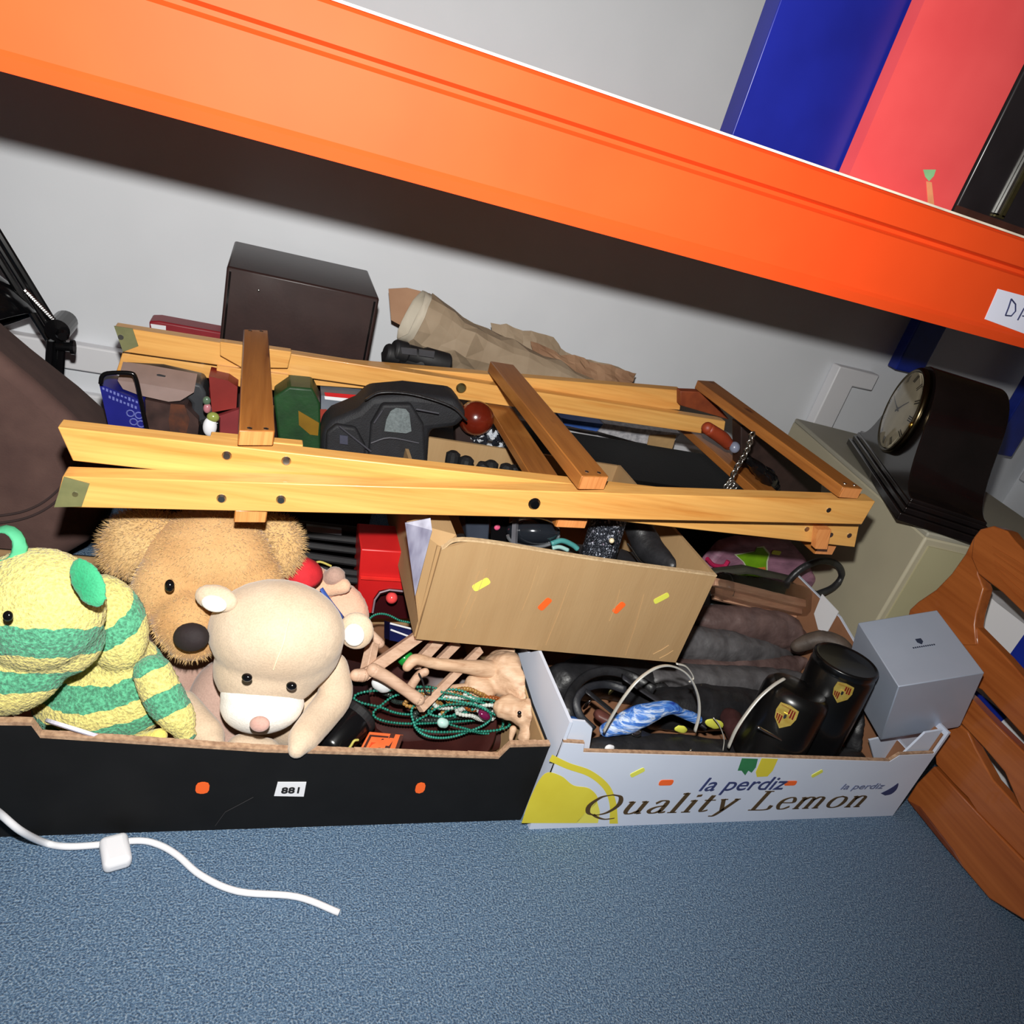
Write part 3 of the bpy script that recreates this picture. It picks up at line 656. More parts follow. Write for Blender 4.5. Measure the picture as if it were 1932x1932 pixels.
def hat(n=40, W=Lc, h0=.034, h1=.214, hw=.095):
    pts = []
    for i in range(n + 1):
        t = -1 + 2 * i / n; x = t * W / 2 * .93; u = abs(t)
        if u < .48: z = h0 + (h1 - h0) * (math.sqrt(max(0, 1 - (u / .62) ** 2.2)))
        else:
            z48 = h0 + (h1 - h0) * (math.sqrt(max(0, 1 - (.48 / .62) ** 2.2)))
            q = (u - .48) / .52; z = h0 + (z48 - h0) * (1 - q) ** 2.4 + .004
        pts.append((x, z))
    return pts
M_lac = mat('black_lacquer', (26, 20, 20), (18, 14, 14), 20, .16, coat=.3)
P = [mid + ax * x + V((0, 0, z)) for x, z in hat()] + [mid + ax * (Lc * .465) + V((0, 0, .03)), mid - ax * (Lc * .465) + V((0, 0, .03))]
part(G().prism(P, dp * DPH), 'case', M_lac, ck, bevel=.002)
for (w0, z0, z1, ov) in ((1.0, 0, .014, .010), (.98, .014, .024, .005), (.955, .024, .033, .002)):
    A = [mid - ax * Lc / 2 * w0 - dp * ov, mid + ax * Lc / 2 * w0 - dp * ov, mid + ax * Lc / 2 * w0 + dp * (DPH + ov), mid - ax * Lc / 2 * w0 + dp * (DPH + ov)]
    part(G().prism([p + V((0, 0, z0)) for p in A], (0, 0, z1 - z0)), 'plinth', M_lac, ck, bevel=.002)
dc = mid + V((0, 0, .130)) - dp * .001 - ax * .004; nd = -dp; R0 = .070
dial = part(G().lathe(dc, nd, [(R0, -.001), (R0, .005), (R0 * .5, .0052), (.0005, .0052)], 40), 'dial', mat('silvered_dial', (226, 216, 188), (214, 202, 172), 14, .45), ck)
part(G().lathe(dc, nd, [(R0, .0), (R0 + .008, .0), (R0 + .008, .008), (R0 + .003, .013), (R0 - .001, .008)], 48, cap=False), 'bezel', mat('dark_brass_bezel', (96, 84, 62), (70, 60, 44), 20, .25, 1), ck, smooth=True)
up = V((0, 0, 1)); rt = nd.cross(up) * -1
for q in range(12):
    t = math.radians(30 * q); u_ = up * math.cos(t) + rt * math.sin(t); s2_ = u_.cross(nd); rr = R0 * .80; g = G()
    for o2 in ((-.0022, .0022) if q % 3 else (-.0035, 0, .0035)):
        c = dc + u_ * rr + s2_ * o2 + nd * .0056; g.prism([c - u_ * .0065 - s2_ * .0009, c - u_ * .0065 + s2_ * .0009, c + u_ * .0065 + s2_ * .0009, c + u_ * .0065 - s2_ * .0009], nd * .0004)
    part(g, 'numeral', M_ink, dial)
for ang, L_, w_ in ((284, .050, .0014), (52, .034, .002)):
    t = math.radians(ang); u_ = up * math.cos(t) + rt * math.sin(t); s2_ = u_.cross(nd); c = dc + nd * .0072
    part(G().prism([c - u_ * .008 - s2_ * w_, c - u_ * .008 + s2_ * w_, c + u_ * L_ + s2_ * w_ * .3, c + u_ * L_ - s2_ * w_ * .3], nd * .0006), 'hand', M_ink, dial)
part(G().ell(dc + nd * .008, .003), 'hub', M_ink, dial)
part(G().lathe(dc, nd, [(R0 - .001, .0115), (R0 * .8, .0165), (R0 * .4, .020), (.0005, .021)], 40, cap=False), 'glass', mat('clock_glass', (255, 255, 255), rough=.02, trans=1), ck, smooth=True)
part(G().ell(dc + ax * (R0 + .004) + nd * .010 + V((0, 0, -.006)), (.004, .004, .006)), 'catch', mat('brass', (206, 166, 80), rough=.25, metal=1), ck)

# ------------------------------------------------------------------ pine chair back beside the lemon carton
ch = thing('pine_chair', 'pine chair with a back of curved pierced slats beside the lemon carton at right', 'chair', (1.01, .55, 0))
def cpoly(px, name, lab=None, x=1.010, t=.020, mt=None, nn=3):
    P = []
    for p in px:
        q = Q(*p, x=x); q.z = max(q.z, .004); P.append(q)
    return part(G().prism(P, (t, 0, 0)), name, mt or M_chair, ch, lab, bevel=.002)
cpoly([(1836, 1012), (1849, 996), (1874, 990), (1900, 1000), (1914, 1018), (1932, 1037), (1990, 1075), (2060, 1125), (2060, 1250), (1990, 1196), (1932, 1156), (1891, 1116), (1845, 1081), (1832, 1050)], 'crest_rail', 'grooved crest rail', 1.008, .024)
g = G()
for k_ in range(5):
    t = k_ / 4; g.tube(sm([Q(1872 + 2 * k_, 1030 + 13 * k_, x=1.0075), Q(1932, 1066 + 17 * k_, x=1.0075), Q(2050, 1140 + 20 * k_, x=1.0075)], 5), .0011, 5)
part(g, 'groove_beads', M_chair, ch, kind='stuff')
cpoly([(1821, 1043), (1836, 1012), (1848, 1050), (1845, 1081), (1856, 1108), (1848, 1135), (1842, 1156), (1839, 1177), (1842, 1215), (1760, 1215), (1700, 1215), (1716, 1148), (1732, 1133), (1766, 1110), (1795, 1080)], 'stile', 'swept stile')
cpoly([(1700, 1190), (1839, 1178), (1898, 1238), (1932, 1277), (2040, 1400), (2040, 1500), (1932, 1388), (1852, 1300), (1780, 1262), (1720, 1240)], 'slat', None, 1.013, .018)
cpoly([(1780, 1270), (1831, 1314), (1852, 1337), (1878, 1364), (1932, 1417), (2040, 1530), (2040, 1640), (1926, 1527), (1895, 1455), (1857, 1410), (1826, 1377), (1790, 1340)], 'slat', None, 1.011, .018)
cpoly([(1780, 1340), (1826, 1378), (1841, 1411), (1873, 1469), (1924, 1525), (2040, 1645), (2040, 1730), (1842, 1529), (1826, 1504), (1800, 1478), (1765, 1440), (1762, 1395)], 'slat', None, 1.013, .018)
cpoly([(1762, 1443), (1796, 1480), (1822, 1508), (1846, 1534), (2040, 1735), (2040, 1800), (1860, 1700), (1772, 1603), (1710, 1506), (1730, 1475)], 'slat', None, 1.010, .018)
cpoly([(1710, 1507), (1735, 1520), (1800, 1604), (1820, 1640), (1772, 1604)], 'bottom_edge', None, 1.0085, .004, mat('dark_chair_pine', (120, 60, 30), (90, 40, 20), 40, .5))

# white and blue carton leaning behind the chair
wb = thing('white_and_blue_carton', 'white carton with blue panels standing behind the pine chair', 'box', (1.5, .85, 0))
def xpoly(px, name, mt, x=1.30, t=.2, par=wb, lab=None):
    P = []
    for p in px: q = Q(*p, x=x); q.z = max(q.z, .002); q.y = min(q.y, .745); P.append(q)
    return part(G().prism(P, (t, 0, 0)), name, mt, par, lab)
xpoly([(1850, 1108), (1880, 1135), (2010, 1235), (2010, 1700), (1800, 1500), (1790, 1250), (1800, 1150)], 'body', M_white, 1.12, .09)
M_blu = mat('royal_blue_print', (18, 46, 160), (14, 36, 136), 10, .5)
xpoly([(1900, 1240), (1932, 1195), (2010, 1260), (2010, 1360), (1932, 1290), (1920, 1270)], 'blue_panel', M_blu, 1.1185, .001)
xpoly([(1790, 1240), (1840, 1300), (1900, 1350), (1876, 1370), (1820, 1320), (1780, 1290)], 'blue_panel', M_blu, 1.1185, .001)
part(G().bb((1.995, 1.16, .42), (2.045, 1.20, 1.2)), 'blue_strip', M_blu, wb) if False else None

# ------------------------------------------------------------------ silver gift box
sb = thing('silver_gift_box', 'silver-grey cubic gift box tilted on the right rim of the lemon carton', 'box', (.95, .66, .14))
Rm = Matrix(((.905, .098, -.414), (-.163, .979, -.124), (.393, .179, .902))); o0 = V((.898, .600, .116)) + Rm @ V((0, 0, .002))
M_sil = mat('silver_card', (178, 188, 206), (170, 180, 198), 10, .38, .25)
s0 = V((.116, .115, .125))
def sbox(lo, hi): 
    g = G(); c = (V(lo) + V(hi)) / 2; return g.box(o0 + Rm @ V((c.x * s0.x, c.y * s0.y, c.z * s0.z)), [abs(hi[i] - lo[i]) * s0[i] for i in range(3)], Rm)
part(sbox((0.008, .008, 0), (.992, .992, .55)), 'base_box', M_sil, sb, bevel=.001)
lid = part(sbox((0, 0, .03), (1, 1, 1)), 'lid', M_sil, sb, bevel=.0012)
M_dk = mat('grey_foil_print', (48, 56, 76), rough=.4)
tc_ = o0 + Rm @ V((s0.x * .55, s0.y * .50, s0.z + .0003)); ux = (Rm @ V((1, 0, 0))).normalized(); uy = (Rm @ V((0, 1, 0))).normalized(); un = (Rm @ V((0, 0, 1))).normalized()
part(G().prism([tc_ + ux * a + uy * b_ for a, b_ in ((-.004, .013), (.004, .013), (.0042, .007), (0, .0025), (-.0042, .007))], un * .0004), 'crest_print', M_dk, lid)
g = G()
for i in range(11): x = -.0145 + i * .0029; g.prism([tc_ + ux * (x + a) + uy * (b_ - .002) for a, b_ in ((0, 0), (.0019, 0), (.0019, .0022), (0, .0022))], un * .0003)
part(g, 'foil_print_line', M_dk, lid, kind='stuff')

# ------------------------------------------------------------------ white cable on the carpet
cbl = thing('white_flex', 'white electric flex with an inline switch on the carpet at bottom left', 'cable', Q(200, 1590, z=0))
pts = [Q(-260, 1250, .62), Q(-190, 1335, .57), Q(-120, 1430, .53), Q(-40, 1502, .53), Q(0, 1533, .545), Q(40, 1566, .548)] + [Q(a, b_, z=.0045) for a, b_ in ((85, 1588), (125, 1595), (185, 1592), (260, 1584), (300, 1592), (335, 1612), (380, 1650), (450, 1680), (560, 1690), (640, 1720))]
part(G().tube(sm(pts, 6), .0034, 10), 'flex', M_cable, cbl, smooth=True)
c = Q(218, 1606, z=.010); part(G().box(c, (.026, .036, .016), Matrix.Rotation(.3, 3, 'Z')), 'inline_switch', M_white, cbl, bevel=.006, seg=4)

# ------------------------------------------------------------------ soft toys in the black carton
def soft(g, name, mt, par, lab=None, vox=.0034, it=4, disp=(.0016, .004)):
    for v in g.v: v.z = max(v.z, .012); v.y = min(v.y, .944); v.x = min(v.x, .360)
    return part(g, name, mt, par, lab, smooth=True, mods=[('remesh', vox), ('smooth', it), ('disp', *disp)])
M_tan = plush('tan_plush', (200, 160, 110), (178, 134, 86))
M_tanl = plush('light_tan_plush', (208, 176, 124), (188, 150, 98))
M_beige = plush('beige_plush', (212, 192, 168), (200, 176, 150), .3)
M_taupe = plush('taupe_plush', (188, 158, 144), (172, 140, 126), .3)
M_wpl = plush('white_plush', (246, 242, 236), (236, 230, 222), .3)
M_pinkn = plush('pink_felt', (206, 168, 154), (194, 152, 140), .2)
M_green = plush('green_terry', (84, 186, 136), (48, 150, 104), .8)
M_eye = mat('bead_eye', (12, 12, 14), rough=.12)
CA, CB = (234, 220, 132), (92, 180, 138)
ty = thing('striped_toy', 'yellow and green striped terry soft toy with big round head', 'soft toy', Q(150, 1370, .66))
yl = ty.location
dv = (DOWN - RIGHT * .12).normalized()
st = [Q(*p, .60).dot(dv) for p in ((100, 1184), (100, 1232), (60, 1266), (60, 1302))]
g = G(); E(g, 72, 1148, .640, 122, 118, 90); E(g, 20, 1262, .632, 112, 84, 66, -22); E(g, 110, 1200, .640, 84, 78, 62)
soft(g, 'head', stripes('terry_head', yl, 'dot', dv, st, CA, CB), ty, disp=(.003, .003))
p0 = Q(130, 1085, .68); k0 = S(p0)
g = G(); E(g, 208, 1172, .685, 66, 96, 50, -22); E(g, 225, 1290, .675, 96, 108, 60, -18); E(g, 168, 1325, .668, 104, 78, 60); E(g, 215, 1352, .668, 84, 52, 50)
soft(g, 'body', stripes('terry_body', yl, 'dist', p0, [a * k0 for a in (121, 156, 230, 275, 318, 345)], CA, CB), ty, disp=(.003, .003))
dv2 = (DOWN * .88 + RIGHT * .42).normalized()
g = G(); limb(g, [(288, 1268, .645, 36), (312, 1318, .632, 38), (338, 1356, .620, 32), (352, 1384, .612, 18)])
soft(g, 'arm', stripes('terry_arm', yl, 'dot', dv2, [Q(*p, .62).dot(dv2) for p in ((278, 1228), (290, 1262), (312, 1296), (330, 1340), (334, 1395))], CA, CB), ty, disp=(.003, .003))
g = G(); E(g, 166, 1098, .600, 30, 52, 8, -28); soft(g, 'ear', M_green, ty, 'green leaf-shaped ear', .002, 2)
g = G(); c = Q(8, 1030, .66); s_ = S(c)
g.tube([c + RIGHT * 30 * s_ * math.cos(t) + DOWN * 34 * s_ * math.sin(t) for t in [i * math.pi / 8 for i in range(16)]], 13 * s_, 8, True, .35)
part(g, 'hanging_loop', mat('green_ribbon', (84, 178, 132), (64, 158, 112), 60, .8), ty, 'green ribbon loop', smooth=True)
g = G(); E(g, 15, 1160, .580, 9, 10, 7); part(g, 'eye', M_eye, ty, smooth=True)
g = G(); limb(g, [(262, 1398, .62, 14), (300, 1388, .61, 16)]); soft(g, 'foot', plush('yellow_terry', (238, 220, 116), (226, 204, 96), .8), ty, None, .002, 2)
c = Q(143, 1377, .600); na = (-FWD * .40 + DOWN * .84 - RIGHT * .26).normalized(); part(G().lathe(c, na, [(.0285, -.003), (.0285, 0), (.026, .001)], 36), 'round_base', mat('white_vinyl', (206, 204, 222), (196, 194, 212), 20, .4), ty, 'round white base disc')

dg = thing('tan_toy_dog', 'large furry tan toy dog with a black nose and floppy round ears', 'soft toy', Q(380, 1390, .76)); REC.clear()
g = G(); E(g, 388, 1052, .765, 128, 92, 80); E(g, 312, 1112, .735, 62, 74, 55); E(g, 440, 1095, .750, 96, 82, 60); E(g, 395, 1000, .78, 96, 42, 60); E(g, 352, 1168, .705, 62, 62, 58); E(g, 362, 1212, .690, 48, 34, 40)
R1 = list(REC); soft(g, 'head', M_tan, dg, None, .004, 5)
part(fur(R1, 16000, .0052), 'head_fur', M_tanl, dg, kind='stuff')
for (px, py, rx, ry, an) in ((262, 1022, 78, 62, -25), (512, 1030, 60, 62, 20)):
    REC.clear(); g = G(); E(g, px, py, .775, rx, ry, 30, an); E(g, px + (14 if px < 400 else -14), py + 14, .768, rx * .6, ry * .6, 26, an)
    R1 = list(REC); e_ = soft(g, 'ear', M_tanl, dg, None, .004, 3); part(fur(R1, 6500, .008, droop=.1), 'ear_fur', M_tanl, e_, kind='stuff')
g = G(); E(g, 361, 1200, .660, 33, 27, 24); part(g, 'nose', mat('dark_plush_nose', (34, 22, 24), (24, 14, 16), 60, .8, bump=.4), dg, smooth=True, mods=[('disp', .001, .004)])
g = G(); E(g, 320, 1103, .690, 9, 12, 8); part(g, 'eye', M_eye, dg, smooth=True)
g = G(); E(g, 340, 1280, .78, 110, 120, 80); E(g, 300, 1350, .74, 90, 80, 70); soft(g, 'body', M_taupe, dg, None, .005, 4)

br = thing('beige_teddy', 'beige teddy bear with white muzzle leaning over the black carton edge', 'soft toy', Q(500, 1400, .63))
g = G(); E(g, 523, 1192, .668, 128, 102, 96, 6); E(g, 512, 1250, .662, 108, 88, 84, -12); E(g, 535, 1225, .665, 114, 92, 86, -20)
soft(g, 'head', M_beige, br, None, .0032, 6, (.0006, .004))
g = G(); E(g, 495, 1326, .636, 78, 56, 62); E(g, 494, 1306, .640, 77, 40, 58); soft(g, 'muzzle', M_wpl, br, 'white muzzle', .0028, 5, (.0005, .004))
g = G(); E(g, 490, 1364, .586, 19, 15, 10); part(g, 'nose', M_pinkn, br, 'pale pink nose', smooth=True)
for (px, py, y) in ((466, 1276, .5975), (550, 1292, .600)):
    g = G(); E(g, px, py, y, 10, 8, 7, 10); part(g, 'eye', M_eye, br, smooth=True)
for (px, py, rx, ry, an, ix, iy) in ((408, 1127, 42, 26, 14, 404, 1137), (672, 1188, 34, 36, -10, 668, 1196)):
    g = G(); E(g, px, py, .668, rx, ry, 16, an); e_ = soft(g, 'ear', M_beige, br, None, .0028, 2, (.0004, .004))
    g = G(); E(g, ix, iy, .6585, rx * .58, ry * .6, 9, an); part(g, 'ear_lining', M_wpl, e_, 'white ear lining', smooth=True)
g = G(); E(g, 520, 1400, .685, 96, 70, 60); E(g, 560, 1330, .685, 90, 80, 60); soft(g, 'body', M_beige, br, None, .0034, 4, (.0006, .004))
g = G(); E(g, 420, 1330, .700, 66, 92, 50, 8); E(g, 440, 1395, .680, 60, 52, 45); soft(g, 'side_body', M_taupe, br, 'taupe side panel', .0034, 4, (.0006, .004))
g = G(); limb(g, [(628, 1258, .668, 30), (632, 1310, .652, 34), (605, 1350, .628, 33), (572, 1392, .592, 30), (560, 1412, .578, 18)]); soft(g, 'arm', M_beige, br, None, .003, 4, (.0005, .004))
g = G(); limb(g, [(345, 1330, .66, 30), (388, 1385, .625, 34), (398, 1402, .612, 26)]); soft(g, 'arm', M_beige, br, None, .003, 4, (.0005, .004))
g = G(); limb(g, [(455, 1412, .625, 30), (500, 1420, .62, 30)]); soft(g, 'foot', M_beige, br, None, .003, 3, (.0005, .004))
M_seam = mat('cream_thread', (244, 226, 190), rough=.8)
def onto(c, r, R_, px, py):
    rr = R_.transposed() @ ray(px, py); oo = R_.transposed() @ (EYE - c)
    D = V((rr.x / r[0], rr.y / r[1], rr.z / r[2])); O = V((oo.x / r[0], oo.y / r[1], oo.z / r[2]))
    A = D.dot(D); B = 2 * D.dot(O); Cc = O.dot(O) - 1; t = (-B - math.sqrt(max(0, B * B - 4 * A * Cc))) / (2 * A); return EYE + ray(px, py) * t
REC.clear(); E(G(), 522, 1190, .668, 128, 100, 96, 8); hc = REC[0]
part(G().tube(sm([onto(*hc, *p) + (EYE - hc[0]).normalized() * .0006 for p in ((546, 1165), (540, 1190), (534, 1215), (522, 1245), (516, 1262))], 5), .0006, 5), 'seam', M_seam, br)

pb = thing('small_capped_teddy', 'small pinkish teddy in a red cap with a blue strap, lying behind the beige teddy', 'soft toy', Q(610, 1150, .80))
g = G(); E(g, 598, 1100, .80, 42, 32, 32, 25); E(g, 588, 1086, .80, 28, 24, 26); soft(g, 'head', plush('peach_plush', (236, 190, 160), (220, 168, 138), .3), pb, None, .003, 3)
g = G(); g.lathe(Q(572, 1088, .775), (-.25, -.1, 1), [(.0235, 0), (.0235, .006), (.020, .014), (.012, .023), (.003, .030)], 20); part(g, 'cap', mat('red_felt', (206, 34, 44), (180, 24, 34), 60, .85, bump=.3), pb, 'red cap', smooth=True)
g = G(); limb(g, [(600, 1095, .80, 12), (632, 1086, .79, 20)]); soft(g, 'ear', M_taupe, pb, None, .0025, 2)
g = G(); limb(g, [(618, 1110, .785, 14), (648, 1104, .78, 15)]); soft(g, 'paw', plush('peach2', (238, 198, 168), (222, 176, 146), .3), pb, None, .0025, 2)
g = G(); E(g, 640, 1150, .79, 52, 62, 36, -40); soft(g, 'body', plush('peach3', (234, 186, 160), (220, 168, 142), .3), pb, None, .003, 3)
part(G().tube(sm([Q(606, 1108, .765), Q(622, 1132, .757), Q(648, 1166, .757)], 5), .0034, 8, flat=.35), 'strap', mat('blue_ribbon', (62, 96, 180), (50, 82, 162), 50, .6), pb, 'blue strap', smooth=True)

# ------------------------------------------------------------------ the other things in the black carton
tp = thing('black_tripod', 'folded black tripod lying behind the soft toys', 'tripod', Q(650, 1060, .93))
for i, (x0, y0, x1, y1, y, r) in enumerate(((548, 985, 775, 1008, .945, 7), (555, 1004, 775, 1030, .93, 8), (560, 1024, 770, 1050, .92, 7), (560, 1044, 690, 1062, .905, 8), (560, 1066, 690, 1082, .89, 7), (590, 1085, 700, 1096, .88, 7))):
    a = Q(x0, y0, y); b_ = Q(x1, y1, y); part(G().tube([a, b_], r * S(a), 10), 'leg', M_matk, tp, smooth=False)
g = G(); g.prism([Q(a, b_, .930) for a, b_ in ((578, 986), (644, 994), (644, 1004), (590, 998), (578, 994))], (0, -.006, 0)); part(g, 'leg_clamp', mat('grey_clamp', (120, 124, 130), (100, 104, 110), 30, .35, .4), tp, 'grey leg clamp')
part(G().tube(sm([Q(590, 1062, .87), Q(604, 1058, .868), Q(625, 1066, .868)], 4), .0015, 6), 'cord', mat('yellow_cord', (206, 190, 96), rough=.7), tp, 'yellowish cord')
rb = thing('red_lantern_box', 'open-fronted red box with a red lamp inside coloured pale for the flash reflection, left of the brown box', 'box', Q(725, 1150, .86))
A = [(681, 1034), (775, 1040), (782, 1114), (735, 1110), (716, 1114), (706, 1128), (702, 1156), (673, 1156), (676, 1100)]
part(G().prism([Q(a, b_, .86) for a, b_ in A], (0, .07, 0)), 'shell', M_red, rb, bevel=.002)
part(G().prism([Q(a, b_, .859) for a, b_ in ((680, 1084), (780, 1090), (780, 1094), (680, 1088))], (0, -.004, 0)), 'ledge', mat('bright_red_card', (236, 48, 42), rough=.35), rb)
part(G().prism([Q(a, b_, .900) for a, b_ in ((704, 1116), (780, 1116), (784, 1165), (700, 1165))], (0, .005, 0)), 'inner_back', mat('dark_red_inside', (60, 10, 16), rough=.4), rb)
part(G().tube([Q(a, b_, .8585) for a, b_ in ((703, 1154), (707, 1130), (717, 1116), (735, 1111), (782, 1116))], .0014, 6), 'arch_trim', mat('grey_trim', (150, 130, 140), rough=.4), rb)
part(G().ell(Q(739, 1126, .872), (.0085, .0085, .0085)), 'lamp', mat('red_lamp', (255, 84, 84), rough=.15, coat=.5), rb, 'round red lamp', smooth=True)  # bright red-pink paints in the flash reflection; the lamp gives no light
cp = Q(818, 1345, .688)
bw = thing('oxblood_bowl', 'large dark oxblood bowl filled with tangled bead necklaces', 'bowl', cp - V((0, 0, .07)))
up_ = (V((0, 0, 1)) - V((.10, .55, 0)) * .45).normalized()
M_ox = mat('oxblood_leather', (62, 26, 22), (48, 18, 16), 26, .45)
part(G().lathe(cp, up_, [(.026, -.062), (.052, -.052), (.074, -.026), (.0835, .0), (.0810, .001), (.070, -.016), (.046, -.030), (.0, -.034)], 48, cap=False), 'shell', M_ox, bw, smooth=True)
ow = thing('oxblood_handbag', 'dark oxblood leather handbag slumped under the bead bowl', 'bag', Q(780, 1400, .72))
g = G(); limb(g, [(660, 1360, .70, 34), (760, 1385, .70, 40), (880, 1395, .70, 38), (950, 1390, .70, 26)]); limb(g, [(700, 1300, .76, 30), (800, 1300, .77, 40), (900, 1280, .80, 40)])
for v in g.v: v.z = max(v.z, .012); v.y = max(v.y, .592)
part(g, 'body', M_ox, ow, smooth=True, mods=[('remesh', .004), ('smooth', 3)])
a_, b2_, _ = basis(up_)
# necklaces
def strand(name, label, mt, rad, n_, cx_, cy_, rx, ry, yy, ph=0, wob=.2, close=True, turns=1.0):
    pts = []
    for i in range(40):
        t = ph + turns * 2 * math.pi * i / 40; w_ = 1 + wob * math.sin(3 * t + ph * 2)
        pts.append(Q(cx_ + rx * w_ * math.cos(t), cy_ + ry * w_ * math.sin(t), yy + .006 * math.sin(2 * t)))
    P = sm(pts, 4, close); L = [0]
    for p, q in zip(P, P[1:]): L.append(L[-1] + (q - p).length)
    g = G(); k_ = 0
    for j in range(n_):
        d = L[-1] * j / n_
        while k_ < len(L) - 2 and L[k_ + 1] < d: k_ += 1
        f = (d - L[k_]) / max(1e-9, L[k_ + 1] - L[k_]); g.ell(P[k_].lerp(P[k_ + 1], f), rad, None, 8, 5)
    o = thing(name, label, 'necklace', P[0], 'bead necklaces in the oxblood bowl')
    part(G().tube(P, rad * .3, 5, close), 'thread', mt, o); part(g, 'beads', mt, o, smooth=True, kind='stuff'); return o
M_gb = mat('green_glass_bead', (34, 128, 108), (24, 100, 84), 40, .2, coat=.5); M_gb2 = mat('teal_bead', (58, 150, 132), (40, 120, 104), 40, .25)
strand('necklace', 'long string of small dark green beads draped over the front bowl edge', M_gb, .0018, 96, 815, 1335, 112, 30, .665, .3, .12)
strand('necklace', 'string of teal beads looping lowest over the front bowl edge', M_gb2, .0018, 74, 845, 1352, 74, 36, .655, 1.0, .10)
strand('necklace', 'string of green beads running to the left bowl edge', M_gb, .0018, 70, 760, 1318, 78, 24, .672, 2.0, .2)
strand('necklace', 'string of teal beads coiled at the middle of the bowl', M_gb2, .0018, 60, 868, 1326, 60, 22, .668, .5, .3)
strand('necklace', 'string of brown and gold beads at the back of the bowl', mat('gold_bead', (176, 136, 70), (110, 70, 40), 300, .25), .0030, 40, 880, 1312, 36, 12, .672, .2, .2)
strand('necklace', 'string of clear glass beads beside the gold beads', mat('clear_bead', (210, 214, 206), (150, 156, 150), 300, .1), .0030, 36, 850, 1322, 44, 10, .668, 1.3, .2)
strand('necklace', 'string of green beads trailing up behind the red box', M_gb, .0017, 90, 740, 1200, 50, 42, .80, 1.0, .2)
strand('necklace', 'string of dark green beads along the right bowl edge', M_gb, .0018, 62, 900, 1350, 56, 30, .662, 2.4, .15)
M_gdb = mat('gold_bead', (176, 136, 70), (110, 70, 40), 300, .25); M_clb = mat('clear_bead', (210, 214, 206), (150, 156, 150), 300, .1); M_amb = mat('amber_bead', (150, 80, 30), (120, 60, 22), 200, .2); M_dkb = mat('smoke_bead', (50, 60, 56), (30, 38, 36), 200, .15)
strand('necklace', 'string of amber beads under the horse\'s chest', M_amb, .0036, 30, 905, 1322, 30, 12, .672, .9, .3)
strand('necklace', 'string of smoky dark beads filling the bowl centre', M_dkb, .0034, 60, 850, 1338, 66, 18, .672, .4, .3)
strand('necklace', 'string of smoky dark beads at the left of the bowl', M_dkb, .0030, 50, 765, 1306, 44, 14, .690, 1.4, .3)
strand('necklace', 'string of clear beads near the magenta stone', M_clb, .0028, 40, 905, 1342, 34, 12, .662, 2.2, .3)
strand('necklace', 'string of gold beads under the turned wooden shaft', M_gdb, .0026, 36, 800, 1322, 30, 12, .668, 2.9, .3)
strand('necklace', 'string of dark green beads lowest at the right front of the bowl', M_gb, .0019, 70, 870, 1356, 84, 26, .655, .1, .16)
for (px, py, y, r, mt, lb_) in ((836, 1362, .650, (.008, .006, .006), mat('aqua_glass', (190, 228, 220), rough=.1, coat=.6), 'pale aqua glass brooch on the green beads'), (914, 1346, .655, (.010, .007, .006), mat('magenta_stone', (110, 24, 70), rough=.15, coat=.6), 'magenta stone brooch at the right of the beads'), (765, 1240, .72, (.012, .010, .010), mat('emerald_plastic', (30, 150, 60), rough=.2), 'bright green plastic bauble under the wooden sticks'), (720, 1290, .68, (.014, .008, .009), mat('white_shell', (220, 224, 226), rough=.4), 'white shell bauble at the left of the beads')):
    g = G(); g.ell(Q(px, py, y), r, Matrix.Rotation(.5, 3, 'Y')); g.v = [crumple(v, .0008, 160) for v in g.v]
    solo(g, 'bauble', mt, lb_, 'ornament', smooth=True)
for i in range(24):
    px = random.uniform(790, 935); py = random.uniform(1308, 1350)
    nm_, col_ = random.choice([('dark green', M_gb), ('teal', M_gb2), ('gold-brown', M_gdb), ('clear', M_clb), ('amber', M_amb)])
    solo(G().ell(Q(px, py, .667 + random.uniform(-.004, .006)), random.uniform(.002, .0038), None, 10, 6), 'loose_bead', col_, 'loose ' + nm_ + ' glass bead lying among the necklaces', 'bead', 'loose ' + nm_ + ' beads in the oxblood bowl', smooth=True)

lens = thing('camera_lens_case', 'rounded gloss black lens case beside the beige teddy', 'lens case', Q(648, 1420, .63))
a = Q(622, 1408, .625); b_ = Q(676, 1345, .66); d = b_ - a; L_ = d.length
part(G().lathe(a, d, [(.012, -.012), (.021, -.006), (.0235, 0), (.0235, L_ * .8), (.0215, L_), (.020, L_ + .004), (.010, L_ + .005)], 32), 'barrel', M_gloss, lens, smooth=False, bevel=.001)
part(G().lathe(a + d * .82, d, [(.0238, 0), (.0255, .002), (.0255, .008), (.0238, .010)], 32), 'ring', M_matk, lens)
part(G().tube(sm([Q(645, 1424, .60), Q(660, 1408, .600), Q(668, 1396, .602), Q(676, 1394, .604)], 5), .0014, 6), 'cord', mat('olive_cord', (190, 180, 90), rough=.7), lens, 'yellow cord')
cs = thing('dark_brown_case', 'small dark brown case behind the lens case', 'case', Q(668, 1330, .69))
part(G().prism([Q(a, b_, .69) for a, b_ in ((650, 1268), (692, 1278), (700, 1330), (690, 1345), (648, 1345), (642, 1300))], (0, .03, 0)), 'body', mat('dark_oxblood', (44, 22, 24), (30, 16, 18), 30, .4), cs, bevel=.005, seg=3)
ob = thing('orange_packet', 'small orange and black packet lying in the black carton corner', 'packet', Q(724, 1405, .61))
A = [Q(697, 1378, .635), Q(762, 1384, .628), Q(748, 1424, .603), Q(676, 1418, .606)]
part(G().prism(A, V((0, .006, -.012))), 'body', mat('orange_pack', (232, 110, 60), (214, 92, 44), 30, .45), ob, bevel=.001)
